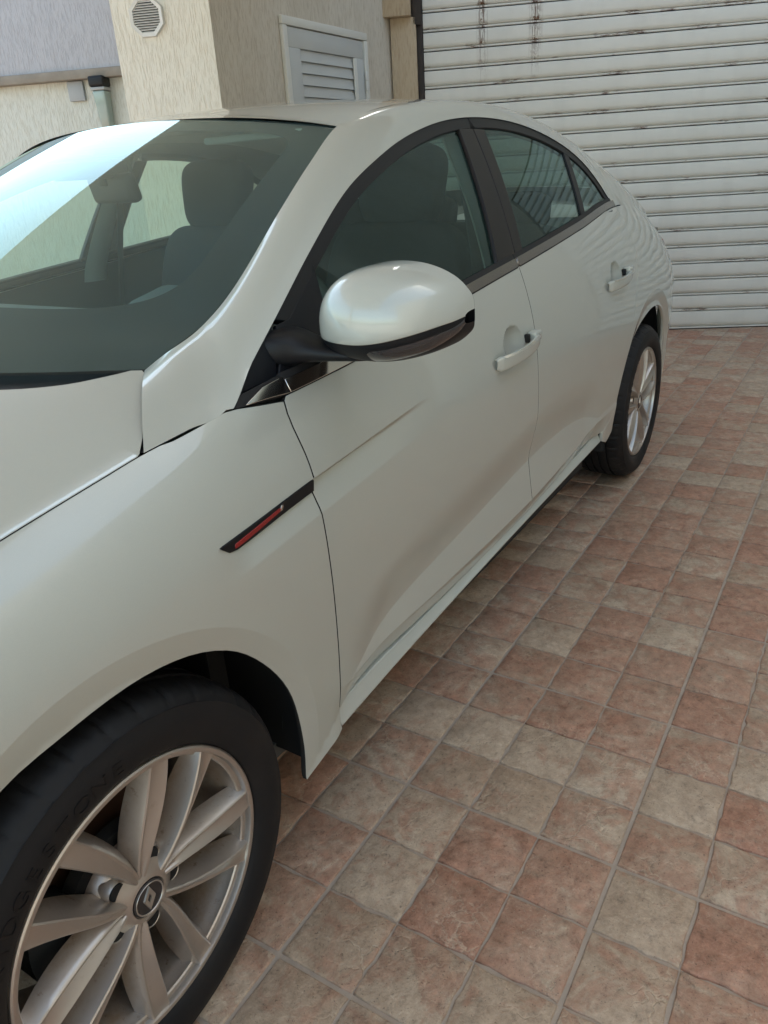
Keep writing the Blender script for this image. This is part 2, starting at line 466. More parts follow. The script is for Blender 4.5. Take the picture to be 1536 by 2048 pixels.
# ------------------------------------------------------------------ setting: ground, tiles
SETR = []
gs = mesh_obj("floor", [(-3.2, -5.2, -0.004), (6.6, -5.2, -0.004), (6.6, 6.4, -0.004), (-3.2, 6.4, -0.004)], [(0, 1, 2, 3)], M['grout'])
tag(gs, kind='structure')
gd = mesh_obj("ground", [(-120, -120, -0.012), (120, -120, -0.012), (120, 120, -0.012), (-120, 120, -0.012)], [(0, 1, 2, 3)], M['concrete'])
tag(gd, kind='structure')

def tile_outline(ci, cj, r):
    """outline of one little square; sides on the wide joints are straight, the others ragged"""
    w_, t_ = 0.0036, 0.0007
    lo_x = w_ if ci == 0 else t_; hi_x = TS-(w_ if ci == 2 else t_)
    lo_y = w_ if cj == 0 else t_; hi_y = TS-(w_ if cj == 2 else t_)
    pts = []
    def side(p, q, nrm, straight):
        n = 6
        for k in range(n):
            t = 0.0 if k == 0 else (k+r.uniform(-.35, .35))/n
            a = 0.0012 if k == 0 else ((0.0006 if straight else 0.0046)*r.uniform(-0.15, 1.0))
            pts.append((p[0]+(q[0]-p[0])*t+nrm[0]*a+(nrm[1]*0.0012 if k == 0 else 0), p[1]+(q[1]-p[1])*t+nrm[1]*a+(-nrm[0]*0.0012*0 if k == 0 else 0)))
    side((lo_x, lo_y), (hi_x, lo_y), (0, 1), cj == 0)
    side((hi_x, lo_y), (hi_x, hi_y), (-1, 0), ci == 2)
    side((hi_x, hi_y), (lo_x, hi_y), (0, -1), cj == 2)
    side((lo_x, hi_y), (lo_x, lo_y), (1, 0), ci == 0)
    return pts
variants = {}
for ci in range(3):
    for cj in range(3):
        for q in range(4):
            r = random.Random(100*ci+10*cj+q)
            o = tile_outline(ci, cj, r); c = (TS/2, TS/2)
            vs = [(x, y, -0.0045) for x, y in o]
            vs += [(x+(c[0]-x)*0.012, y+(c[1]-y)*0.012, -0.0010) for x, y in o]
            vs += [(x+(c[0]-x)*0.040, y+(c[1]-y)*0.040, 0.0) for x, y in o]
            n = len(o)
            fs = [(k, (k+1) % n, n+(k+1) % n, n+k) for k in range(n)] + [(n+k, n+(k+1) % n, 2*n+(k+1) % n, 2*n+k) for k in range(n)] + [tuple(range(2*n, 3*n))]
            variants[ci, cj, q] = (vs, fs)
vmesh = {}
for k, (vs, fs) in variants.items():
    me = bpy.data.meshes.new("tile"); me.from_pydata(vs, [], fs)
    me.polygons.foreach_set("use_smooth", [True]*len(fs)); me.materials.append(M['tile']); vmesh[k] = me
def project(P):
    d = Vector(P)-Vector(CAM); z = d.dot(fw)
    if z < 0.05: return None
    return 768+F_PX*d.dot(rt2)/z, 1024-F_PX*d.dot(up2)/z, z
cr_, sr_ = math.cos(TROT), math.sin(TROT)
cells = []
for i in range(-20, 38):
    for j in range(-45, 26):
        x0, y0 = i*TS, -(j+1)*TS        # tile spans +x and +y from its corner
        cx = TX+(x0+TS/2)*cr_-(y0+TS/2)*sr_; cy = TY+(x0+TS/2)*sr_+(y0+TS/2)*cr_
        if not (-3.1 < cx < 6.5 and -5.1 < cy < 6.3): continue
        # the garage wall stands on the plane through (5.77,-.33)
        if (cx-5.77)*math.cos(.414)+(cy+.33)*math.sin(.414) > 0.12: continue
        pr = project((cx, cy, 0)); sc = 0
        hidden = (-0.9 < cx < 3.6 and cy > -0.60) or (cy > -0.95+0.25*max(0, 1) and cx < 3.2 and cy > -0.62)
        if pr and -60 < pr[0] < 1600 and 560 < pr[1] < 2110 and not hidden:
            sc = 1.0/pr[2]**2
        cells.append((sc, i, j, cx, cy, x0, y0))
cells.sort(key=lambda c: -c[0])
joined_v, joined_f = [], []
Rm = Matrix.Rotation(TROT, 3, 'Z')
n_ind = 0
for sc, i, j, cx, cy, x0, y0 in cells:
    key = (i % 3, (-(j+1)) % 3, random.randrange(4))
    loc = Vector((TX, TY, 0))+Rm @ Vector((x0, y0, 0)); dz = random.uniform(-0.0005, 0.0003)
    if sc > 0 and n_ind < 299:
        o = bpy.data.objects.new("floor_tile", vmesh[key]); COL.objects.link(o); o.parent = gs
        o.location = loc+Vector((0, 0, dz)); o.rotation_euler = (random.uniform(-.004, .004), random.uniform(-.004, .004), TROT); n_ind += 1
    else:
        vs, fs = variants[key]; b = len(joined_v)
        for v in vs:
            q = Rm @ Vector(v)+loc; joined_v.append((q.x, q.y, q.z+dz))
        joined_f += [tuple(b+a for a in f) for f in fs]
oj = mesh_obj("distant_floor_tiles", joined_v, joined_f, M['tile'], gs, smooth=True); tag(oj, kind='stuff')

# ------------------------------------------------------------------ setting: garage front (turned 23.7 degrees)
DA = 0.414
dperp = Vector((math.cos(DA), math.sin(DA), 0))           # away from the viewer
dalong = Vector((math.sin(DA), -math.cos(DA), 0))         # to the right in the picture
DL = Vector((5.028, 1.36, 0))                              # left end of the shutter
def frame_mtx(origin, ax, ay):
    m = Matrix((ax, ay, Vector((0, 0, 1)))).transposed().to_4x4(); m.translation = origin; return m
DM = frame_mtx(DL, dalong, dperp)
# shutter: every slat is its own object
sh = empty("roller_shutter", (0, 0, 0)); sh.matrix_world = DM
tag(sh, 'white roller shutter of wide metal slats with rust runs and chipped paint closing the garage', 'roller shutter')
SW = 4.2; PITCH_S = 0.1165
def slat_mesh(hh):
    # section in (y, z): bead, groove, flat face, groove
    sec = [(0.012, 0.000), (-0.003, 0.0006), (-0.0065, 0.004), (-0.0050, 0.0110), (0.0035, 0.0125), (0.013, 0.0135), (0.013, 0.0170), (-0.0015, 0.0180), (-0.0075, 0.026),
           (-0.0095, hh*0.35), (-0.0098, hh*0.5), (-0.0090, hh*0.75), (-0.006, hh-0.009), (0.002, hh-0.0050), (0.012, hh-0.0040)]
    vs, fs = [], []
    for x in (0.0, SW):
        for y, z in sec: vs.append((x, y, z))
    L = len(sec)
    for k in range(L-1): fs.append((k, L+k, L+k+1, k+1))
    me = bpy.data.meshes.new("slat"); me.from_pydata(vs, [], fs)
    me.polygons.foreach_set("use_smooth", [True]*len(fs)); me.set_sharp_from_angle(angle=math.radians(38)); me.materials.append(M['slat']); return me
sm1 = slat_mesh(PITCH_S); sm0 = slat_mesh(0.135)
z = 0.006
for k in range(24):
    o = bpy.data.objects.new("slat", sm0 if k == 0 else sm1); COL.objects.link(o); o.parent = sh
    o.location = (0, 0.0 if k % 2 else 0.0008, z); z += 0.135 if k == 0 else PITCH_S
bt = box("bottom_bar", (0, -0.004, 0.0), (SW, 0.02, 0.0075), M['rail'], sh)
box("guide_rail", (-0.045, -0.02, 0.0), (-0.004, 0.06, 3.0), M['rail'], sh, bevel=0.002)
bm = bmesh.new()                                         # riveted cover strip with a curved head at the top of the rail
box_bm(bm, (-0.075, -0.05, 2.16), (-0.006, -0.02, 2.9)); bm_obj("rail_head", bm, M['rail'], sh, bevel=(0.01, 3), smooth=40)

# pilaster between shutter and wall
pl = empty("door_pilaster"); pl.matrix_world = DM
tag(pl, 'ochre plaster pilaster with a projecting capital left of the roller shutter', 'pilaster')
box("shaft", (-0.225, -0.05, 0), (-0.047, 0.4, 2.215), M['wall_ochre'], pl, bevel=0.004)
box("capital", (-0.285, -0.11, 2.2155), (-0.076, 0.4, 3.3), M['wall_ochre'], pl, bevel=0.006)
# lintel over the shutter; unseen wall above and beside it enlarged to block the sun
lb = box("garage_lintel", (-0.04, -0.03, 2.83), (SW+9, 0.4, 13.0), M['wall_shade']); lb.matrix_world = DM
tag(lb, 'beige plaster lintel above the roller shutter, with an unseen wall added on top to block the sun', 'wall')
jb = box("garage_jamb", (SW+0.01, -0.06, 0), (SW+9, 0.4, 2.825), M['wall_shade']); jb.matrix_world = DM
tag(jb, 'beige plaster wall right of the roller shutter, outside the picture, widened to block the sun', 'wall')
bb = box("garage_back", (-0.2, 0.3, 0), (SW, 0.5, 2.825), M['under']); bb.matrix_world = DM
tag(bb, 'dark backing inside the garage behind the roller shutter', 'wall')

# ------------------------------------------------------------------ setting: wall block with the meter cabinet
WA = 0.053
wx = Vector((math.cos(WA), math.sin(WA), 0)); wy = Vector((-math.sin(WA), math.cos(WA), 0))
W0p = Vector((4.84, 1.56, 0))
corner = Vector((2.972, 1.461, 0))
far_c = Vector((2.762, 1.942, 0))
endr = Vector((5.05, 1.571, 0))
def prism(name, pts, z0, z1, mat, parent=None):
    n = len(pts); vs = [(p[0], p[1], z0) for p in pts]+[(p[0], p[1], z1) for p in pts]
    fs = [tuple(range(n))[::-1], tuple(range(n, 2*n))]+[(k, (k+1) % n, n+(k+1) % n, n+k) for k in range(n)]
    me_ = mesh_obj(name, vs, fs, mat, parent); return me_
back = corner+Vector((0.5, 2.2, 0))
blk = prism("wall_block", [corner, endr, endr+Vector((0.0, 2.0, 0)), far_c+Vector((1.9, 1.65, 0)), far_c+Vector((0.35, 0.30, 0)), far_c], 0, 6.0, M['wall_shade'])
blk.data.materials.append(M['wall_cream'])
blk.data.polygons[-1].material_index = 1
tag(blk, 'tall wall block of scratched plaster, end face coloured lit cream, side face coloured shaded beige, with cabinet', 'wall')

# back wall, parallel to the shutter
en = dperp; B0 = corner+en*1.2
bw0 = B0+dalong*0.2; bdir = -dalong
BM = frame_mtx(bw0, bdir, en)   # x runs left in the picture, y away
BM = Matrix((-bdir, en, Vector((0, 0, 1)))).transposed().to_4x4(); BM.translation = bw0+bdir*9.0
bw = empty("back_wall"); bw.matrix_world = BM
tag(bw, 'back wall of pale plaster, cream below and grey above a stained ledge, with a lamp', 'wall')
box("lower_wall", (0, 0, 0), (8.93, 0.25, 1.935), M['wall_back'], bw)
box("upper_wall", (0, -0.045, 1.992), (8.93, 0.25, 2.47), M['wall_upper'], bw)
box("ledge", (0, -0.075, 1.9355), (8.93, 0.24, 1.9915), M['ledge'], bw, bevel=0.006)
# grey plate under the ledge
def on_back(xr, y, z): return (9.0-xr, y, z)
pt = box("cover_plate", (0, 0, 0), (0.115, 0.022, 0.12), M['grey_metal'], None, bevel=0.006)
pt.matrix_world = BM @ Matrix.Translation((9.0-1.66, -0.0225, 1.812))
tag(pt, 'small grey metal plate under the ledge of the back wall', 'cover plate')
lm = empty("bulkhead_lamp"); lm.matrix_world = BM @ Matrix.Translation((9.0-1.405, 0.0, 1.78))
tag(lm, 'bulkhead wall lamp with dark cap and greenish glass beside the cream wall block', 'wall lamp')
box("lamp_cap", (-0.055, -0.115, 0.10), (0.055, -0.001, 0.165), M['black_plastic'], lm, bevel=0.014, seg=3)
box("lamp_collar", (-0.05, -0.105, 0.08), (0.05, -0.001, 0.0995), M['grey_metal'], lm, bevel=0.006)
bm = bmesh.new()
vs, fs = box_bm(bm, (-0.046, -0.10, -0.16), (0.046, -0.001, 0.0795))
for v in vs:
    if v.co.z < 0: v.co.x *= 0.72; v.co.y *= 0.75
bm_obj("lamp_glass", bm, M['lamp_glass'], lm, bevel=(0.012, 3), smooth=40)

# octagonal vent on the end face of the block
ed = (far_c-corner).normalized(); enorm = Vector((-ed.y, ed.x, 0))
if enorm.x > 0: enorm = -enorm
vc = Vector((2.838, 1.768, 2.045))
VM = Matrix((-ed, -enorm, Vector((0, 0, 1)))).transposed().to_4x4(); VM.translation = vc
vg = empty("wall_vent"); vg.matrix_world = VM
tag(vg, 'white octagonal slatted vent grille on the cream end face of the wall block', 'vent grille')
bm = bmesh.new()
def octo(r, y): return [bm.verts.new((r*math.cos(pi/8+k*pi/4), y, r*math.sin(pi/8+k*pi/4))) for k in range(8)]
o1, o2, o3, o4 = octo(0.098, -0.0005), octo(0.094, -0.016), octo(0.076, -0.014), octo(0.074, -0.002)
for a, b in ((o1, o2), (o2, o3), (o3, o4)):
    for k in range(8): bm.faces.new((a[k], a[(k+1) % 8], b[(k+1) % 8], b[k]))
bm_obj("vent_frame", bm, M['pvc'], vg)
bm = bmesh.new(); o1 = octo(0.075, -0.002); bm.faces.new(o1); bm_obj("vent_back", bm, M['black_plastic'], vg)
for k in range(13):
    zz = -0.066+k*0.011; half = min(0.072, 0.099-abs(zz)) - 0.001
    if abs(zz) < 0.03: half = 0.0705
    mtx = Matrix.Translation((0, -0.008, zz)) @ Matrix.Rotation(math.radians(32), 4, 'X')
    box("vent_slat", (-half, -0.006, -0.0014), (half, 0.006, 0.0014), M['pvc'], vg, mtx=mtx)

# meter cabinet on the side face
CM = Matrix((wx, wy, Vector((0, 0, 1)))).transposed().to_4x4(); CM.translation = Vector((3.564, 1.492, 0))
mc = empty("meter_cabinet"); mc.matrix_world = CM
tag(mc, 'white louvred meter cabinet door in a cream frame set in the brown-beige wall', 'cabinet')
cw, cz1, cz0 = 0.975, 2.094, 1.15
fr = 0.045
for nm, lo, hi in (("frame", (0, -0.026, cz1-fr), (cw, -0.0005, cz1)), ("frame", (0, -0.026, cz0), (cw, -0.0005, cz0+fr)), ("frame", (0, -0.026, cz0+fr+.0005), (fr, -0.0005, cz1-fr-.0005)), ("frame", (cw-fr, -0.026, cz0+fr+.0005), (cw, -0.0005, cz1-fr-.0005))):
    box(nm, lo, hi, M['alu_frame'], mc, bevel=0.005)
lx0, lx1, lz0, lz1 = fr+.006, cw-fr-.006, cz0+fr+.006, cz1-fr-.006
ox0, ox1, oz0, oz1 = 0.175, 0.81, cz0+0.17, 1.942
for lo, hi in (((lx0, -0.017, oz1), (lx1, -0.001, lz1)), ((lx0, -0.017, lz0), (lx1, -0.001, oz0)), ((lx0, -0.017, oz0+.0005), (ox0, -0.001, oz1-.0005)), ((ox1, -0.017, oz0+.0005), (lx1, -0.001, oz1-.0005))):
    box("door_leaf", lo, hi, M['alu'], mc, bevel=0.0015)
box("door_back", (ox0-.01, -0.0008, oz0-.01), (ox1+.01, 0.004, oz1+.01), M['grey_metal'], mc)
nl = int((oz1-oz0)/0.062)+1
for k in range(nl):
    zt = oz1-k*0.062
    if zt-0.062 < oz0-0.001: break
    bm = bmesh.new(); vs, fs = box_bm(bm, (ox0+.0005, -0.0165, zt-0.0625), (ox1-.0005, -0.0135, zt-0.003))
    for v in vs:
        if v.co.z > zt-0.03: v.co.y += 0.0125
    bm_obj("louvre", bm, M['alu'], mc)
box("lit_edge_bar", (ox1-.034, -0.0285, oz0+.02), (ox1+.004, -0.0175, oz1-.005), M['alu_frame'], mc, bevel=0.003)  # pale bar put in for the lit edge beside the louvres
for zz in (1.815, 1.30):
    hg = box("hinge", (cw-fr-0.012, -0.034, zz-0.055), (cw-fr+0.012, -0.0262, zz-0.002), M['pvc'], mc, bevel=0.003)
    box("hinge", (cw-fr-0.012, -0.034, zz+0.002), (cw-fr+0.012, -0.0262, zz+0.055), M['pvc'], mc, bevel=0.003)

# canopy over the parking place (its edge shows as a reflection in the windshield)
CAN = [(-2.8, -1.4), (3.3, -1.4), (3.3, 1.40), (2.93, 1.40), (2.93, 1.87), (-2.8, 1.87)]
cn = prism("canopy_slab", CAN, 3.0, 3.25, M['ceiling'])
tag(cn, 'pale concrete canopy slab above the parked car', 'canopy')
nb = box("side_light_block", (-5.0, -5.6, 0), (7.5, -5.35, 6.5), M['wall_shade'])  # unseen wall, raised to hold back sky light from the side
tag(nb, 'tall plaster wall added behind the viewer to block side light', 'wall')
for x, y in ((-2.65, 1.7),):
    cp = box("canopy_post", (x-.12, y-.12, 0), (x+.12, y+.12, 2.995), M['wall_ochre'], bevel=0.005)
    tag(cp, 'square plaster post carrying the front corner of the canopy', 'post')

# ------------------------------------------------------------------ the car: surfaces
def ZB(x): return itp(x, [-.8,-.4,0,.3,.48,.8,1.2,1.5,2.0,2.5,2.8,3.2,3.6], [.74,.83,.895,.93,.937,.957,.993,1.018,1.06,1.095,1.085,1.02,.95])
def Wd(x): return itp(x, [-.85,-.6,-.35,0,.45,1,1.8,2.4,2.8,3.2,3.5,3.72], [.70,.80,.87,.897,.897,.900,.905,.905,.900,.862,.79,.68])
def CB(x): return itp(x, [-.8,0,.4,1.4,2.0,2.5,2.8,3.3,3.6], [.12,.10,.075,.072,.09,.13,.15,.15,.15])
def smx(P, n=60):
    P = np.array(P); u = np.linspace(P[0, 0], P[-1, 0], n); return u, itp(u, P[:, 0], P[:, 1])
ZLX, ZLZ = smx([(.52, .362), (.563, .381), (.617, .404), (.678, .422), (.759, .437), (.882, .450), (1.05, .466), (1.217, .484), (1.42, .504), (1.62, .511), (1.80, .503), (1.92, .484), (2.03, .450)])
Z2X, Z2Z = smx([(.52, .362), (.59, .371), (.673, .376), (.832, .3775), (1.026, .380), (1.427, .393), (1.626, .405), (1.848, .419), (2.03, .436)])
ARF = (0.0, 0.315); ARR = (2.70, 0.30)
HND = ((1.325, 0.848), (2.225, 0.893))
def S(x, z):
    x = np.asarray(x, float); z = np.asarray(z, float)
    zb = ZB(x); zw = .63
    t = np.clip((z-zw)/(zb-zw), 0, 1.6)
    ex = 2.4+0.9*(1-sst(.2, .5, x))
    y = Wd(x)-CB(x)*t**ex
    b = np.clip((zw-z)/.33, 0, 1.4)
    y = y-.020*b**1.6
    # sculpted lower edge of the doors: crease, upward facet, second line, undercut
    zl = np.interp(x, ZLX, ZLZ); z2 = np.minimum(np.interp(x, Z2X, Z2Z), zl)
    a = sst(.50, .68, x)*(1-sst(1.90, 2.06, x))
    y = y-a*.015*np.where(z > zl, 1-sst(0, .14, z-zl), 1)
    y = y+.23*np.clip(zl-z, 0, zl-z2)
    a2 = sst(.455, .56, x)*(1-sst(2.02, 2.15, x))
    y = y-a2*.34*np.clip(z2-z, 0, .08)
    # wedge behind the front arch
    y = y+(1-sst(.486, .50, x))*sst(.34, .37, x)*np.clip(.20*(.312+(x-.487)*.66-z), 0, .022)
    # step below the fender vent, running out in the front door
    zc = itp(x, [.22,.474,.85], [.784,.801,.832])
    a = sst(.225, .31, x)*(1-sst(.50, .92, x)); d = zc-z
    y = y-a*.019*np.clip(d/.003, 0, 1)*np.clip(1-d/.058, 0, 1)
    # wheel-arch flanges
    for (cx, cz), r0, dep in ((ARF, .412, .012), (ARR, .475, .011)):
        r = np.hypot(x-cx, (z-cz))
        y = y-dep*np.clip((r0-r)/.045, 0, 1)*sst(.20, .42, z)
    # finger dishes behind the handles
    for hx, hz in HND:
        r = np.hypot((x-hx)/.060, (z-hz)/.047)
        y = y-.020*np.clip(1-r**2.4, 0, 1)
    return y
def G(x, z):
    x = np.asarray(x, float); z = np.asarray(z, float); d = z-ZB(x)
    return Wd(x)-CB(x)-.014-.37*d-.4*d*np.abs(d)
def fS(a, b): return np.stack([a, -S(a, b), b], -1)
def fG(off=0.0):
    return lambda a, b: np.stack([a, -G(a, b)+off, b], -1)
def zE(x): return itp(x, [-.8,-.4,-.02,.125,.197,.276,.36], [.72,.82,.894,.918,.929,.937,.946])
def fH(a, b):
    ze = zE(a); yh = S(a, ze)-.002
    q = np.clip(np.abs(b)/yh, 0, 1)
    return np.stack([a, b, ze+.0012+(.125-.05*np.clip(-a, 0, 1))*(1-q**2.2)], -1)

def inset(P, g):
    P = np.asarray(P, float); n = len(P); out = []
    for k in range(n):
        a, b, c = P[k-1], P[k], P[(k+1) % n]
        e1 = (b-a)/max(np.linalg.norm(b-a), 1e-9); e2 = (c-b)/max(np.linalg.norm(c-b), 1e-9)
        n1 = np.array([-e1[1], e1[0]]); n2 = np.array([-e2[1], e2[0]])
        m_ = n1+n2; m_ /= max(np.linalg.norm(m_), 1e-9); k_ = min(1/max(m_ @ n1, .35), 2.0)
        out.append(b+m_*g*k_)
    return np.array(out)
def densify(P, step):
    P = np.asarray(P, float); out = []
    for k in range(len(P)):
        a, b = P[k], P[(k+1) % len(P)]; n = max(1, int(math.ceil(np.linalg.norm(b-a)/step)))
        for i in range(n): out.append(a+(b-a)*i/n)
    return np.array(out)
def area2(P): return 0.5*np.sum(P[:, 0]*np.roll(P[:, 1], -1)-np.roll(P[:, 0], -1)*P[:, 1])
def inside(P, X, Y):
    c = np.zeros(X.shape, bool); n = len(P)
    for k in range(n):
        x1, y1 = P[k]; x2, y2 = P[(k+1) % n]
        if y1 == y2: continue
        cond = ((y1 > Y) != (y2 > Y)) & (X < (x2-x1)*(Y-y1)/(y2-y1)+x1)
        c ^= cond
    return c
def fnormal(fn, a, b, h=0.0015):
    n = np.cross(fn(a+h, b)-fn(a-h, b), fn(a, b+h)-fn(a, b-h)); return n/np.linalg.norm(n, axis=-1, keepdims=True)
def panel(name, poly, fn, mat, parent=None, gap=.0026, step=(.013, .010), flange=.012, side=1, fine=None, bstep=.012, lines=None, edge=None):
    """curved sheet over the (a,b) polygon, its edges rolled inwards"""
    P = np.asarray(poly, float)
    if area2(P) < 0: P = P[::-1]
    P = densify(P, bstep)
    if gap: P = inset(P, gap)
    lo, hi = P.min(0), P.max(0)
    gx = np.arange(lo[0], hi[0], step[0]); gz = np.arange(lo[1], hi[1], step[1])
    X, Z = np.meshgrid(gx, gz); X[::2] += step[0]/2
    X, Z = X.ravel(), Z.ravel()
    if fine is not None:
        for (cx, cz, r, st) in fine:
            keep = (X-cx)**2+(Z-cz)**2 > r*r; X, Z = X[keep], Z[keep]
            fx, fz = np.meshgrid(np.arange(cx-r, cx+r, st), np.arange(cz-r, cz+r, st)); fx, fz = fx.ravel(), fz.ravel()
            k2 = (fx-cx)**2+(fz-cz)**2 < r*r; X = np.r_[X, fx[k2]]; Z = np.r_[Z, fz[k2]]
    ins = inside(P, X, Z); X, Z = X[ins], Z[ins]
    if len(X):
        dm = np.full(len(X), 9.0)
        for p_ in P: dm = np.minimum(dm, (X-p_[0])**2+(Z-p_[1])**2)
        keep = dm > (0.4*min(step))**2; X, Z = X[keep], Z[keep]
    nb_ = len(P)
    if lines is not None:
        LX = np.array([q for l in lines for q in l]); k_ = inside(P, LX[:, 0], LX[:, 1]); LX = LX[k_]
        dm = np.full(len(LX), 9.0)
        for p_ in P: dm = np.minimum(dm, (LX[:, 0]-p_[0])**2+(LX[:, 1]-p_[1])**2)
        LX = LX[dm > .004**2]
        if len(LX):
            dm = np.full(len(X), 9.0)
            for p_ in LX: dm = np.minimum(dm, ((X-p_[0])*.7)**2+((Z-p_[1]))**2)
            kp = dm > .0055**2; X, Z = np.r_[X[kp], LX[:, 0]], np.r_[Z[kp], LX[:, 1]]
    co = [Vector(p_) for p_ in P]+[Vector((x, z_)) for x, z_ in zip(X, Z)]
    r = delaunay_2d_cdt(co, [(k, (k+1) % nb_) for k in range(nb_)], [list(range(nb_))], 1, 1e-7)
    V2 = np.array([(v.x, v.y) for v in r[0]]); F = [tuple(f) for f in r[2]]
    orig = r[3]
    m_ = {}
    for k, ol in enumerate(orig):
        for o_ in ol: m_[o_] = k
    pts = fn(V2[:, 0], V2[:, 1]); nr = fnormal(fn, V2[:, 0], V2[:, 1])
    F2 = []
    for f in F:
        a, b, c = (V2[i] for i in f[:3])
        F2.append(f if (b[0]-a[0])*(c[1]-a[1])-(b[1]-a[1])*(c[0]-a[0]) > 0 else f[::-1])
    F = F2
    V = list(pts); N = list(nr)
    if flange:
        ring = [m_[k] for k in range(nb_)]
        bp = np.array([pts[i] for i in ring]); bn = np.array([nr[i] for i in ring])
        tg = np.roll(bp, -1, 0)-np.roll(bp, 1, 0); tg /= np.linalg.norm(tg, axis=1, keepdims=True)+1e-12
        lat = np.cross(tg, bn)        # outwards in the sheet
        l1 = bp+lat*.0009-bn*.0009; l2 = bp+lat*.0011-bn*flange
        i1 = len(V); V += list(l1); N += list((lat+bn)/math.sqrt(2))
        i2 = len(V); V += list(l2); N += list(lat)
        for k in range(nb_):
            k2 = (k+1) % nb_
            F.append((ring[k2], ring[k], i1+k, i1+k2)); F.append((i1+k2, i1+k, i2+k, i2+k2))
    V = np.array(V); N = np.array(N)
    if side < 0:
        V[:, 1] *= -1; N[:, 1] *= -1; F = [f[::-1] for f in F]
    o = mesh_obj(name, V, F, mat, parent, normals=N)
    if edge is not None:
        o.data.materials.append(edge); mi = np.zeros(len(F), int); nf = 2*nb_
        mi[len(F)-nf+1::2] = 1; o.data.polygons.foreach_set("material_index", mi)
    return o
def grid_obj(name, A, mat, parent=None, side=1, flip=False, N=None, closed=False):
    """A: (nu, nv, 3) array of points"""
    nu, nv = A.shape[:2]; V = A.reshape(-1, 3).copy(); F = []
    for i in range(nu-1):
        for j in range(nv-1):
            f = (i*nv+j, (i+1)*nv+j, (i+1)*nv+j+1, i*nv+j+1)
            F.append(f[::-1] if flip else f)
    if N is None:
        du = np.gradient(A, axis=0); dv = np.gradient(A, axis=1)
        N = np.cross(du, dv); 
        if flip: N = -N
    N = N.reshape(-1, 3); L = np.linalg.norm(N, axis=1, keepdims=True); N = N/np.maximum(L, 1e-12)
    if side < 0:
        V[:, 1] *= -1; N = N.copy(); N[:, 1] *= -1; F = [f[::-1] for f in F]
    return mesh_obj(name, V, F, mat, parent, normals=N)

FGAP = [(0.4816, 0.9312), (0.4745, 0.9077), (0.4740, 0.8678), (0.4762, 0.8381), (0.4762, 0.8082), (0.4735, 0.757), (0.4735, 0.6831), (0.4782, 0.5699), (0.484, 0.4339), (0.4868, 0.3130)]
BGAP = [(1.4765, 1.02), (1.4685, 0.9213), (1.4629, 0.858), (1.4539, 0.7546), (1.4449, 0.6044), (1.4330, 0.5078), (1.4250, 0.4352), (1.4200, 0.3390)]
CGAP = [(2.506, 1.094), (2.532, 1.055), (2.5353, 1.0007), (2.4924, 0.8764), (2.424, 0.7807), (2.3611, 0.6492), (2.288, 0.4928), (2.210, 0.4180), (2.120, 0.3740)]
DRIP = [(0.3691, 0.9421), (0.4557, 0.9924), (0.5431, 1.043), (0.7159, 1.1402), (0.9286, 1.2417), (1.0596, 1.2857), (1.1987, 1.3248), (1.3123, 1.3486), (1.4281, 1.3665), (1.5951, 1.3790), (1.7209, 1.3785), (1.8409, 1.3709), (1.9673, 1.3542), (2.1013, 1.3272), (2.2465, 1.2850), (2.3492, 1.2395), (2.4503, 1.1707), (2.5017, 1.1250), (2.5361, 1.095)]
DRIP = [tuple(p) for p in spline(np.array(DRIP), 90)]
def sm(P, n): return [tuple(p) for p in spline(np.array(P), n)]
def curve_x(P, x):
    P = np.array(P); return float(np.interp(x, P[:, 0], P[:, 1]))

car = empty("parked_car")
tag(car, 'white four-door saloon car parked on the tiles, seen from its front left corner', 'car')
PM = M['paint']
FG = sm(FGAP, 30); BG = sm(BGAP, 26); CG = sm(CGAP, 34)
beltF = [(x, float(ZB(x))) for x in np.linspace(.49, 1.468, 40)]
beltR = [(x, float(ZB(x))) for x in np.linspace(1.485, 2.50, 40)]
DBF = sm([(.4868, .3130), (.60, .319), (.80, .322), (1.1, .325), (1.42, .339)], 20)
DBR = sm([(1.42, .339), (1.6, .346), (1.8, .355), (1.98, .363), (2.12, .374)], 20)
archF = sm([(.369, .226), (.372, .317), (.349, .442), (.29, .545), (.218, .618), (.152, .653), (.064, .672), (-.053, .667), (-.155, .648), (-.245, .585), (-.315, .49), (-.352, .38), (-.36, .26)], 50)
archR = sm([(2.17, .316), (2.228, .338), (2.268, .405), (2.322, .535), (2.45, .645), (2.60, .692), (2.75, .703), (2.90, .672), (3.01, .59), (3.06, .48), (3.065, .38), (3.05, .27)], 44)
hoodline = [(x, float(zE(x))+(.0012 if x < .24 else -.0006)) for x in np.linspace(.36, -.70, 50)]
fender_poly = FG[:1]+[(.43, .9375), (.385, .944)]+hoodline+[(-.70, .40), (-.50, .33), (-.36, .26)][:2]+archF[::-1]+[(.42, .243), (.487, .266)]+FG[::-1][:-1]
quarter_poly = CG+[(2.122, .334)]+archR+[(3.30, .26), (3.60, .30), (3.66, .50), (3.66, .80), (3.60, .95)]+[(x, float(ZB(x))) for x in np.linspace(3.56, 2.52, 50)]
fdoor_poly = FG+DBF[1:-1]+BG[::-1]+beltF[::-1]
rdoor_poly = BG+DBR[1:-1]+CG[::-1]+beltR[::-1]

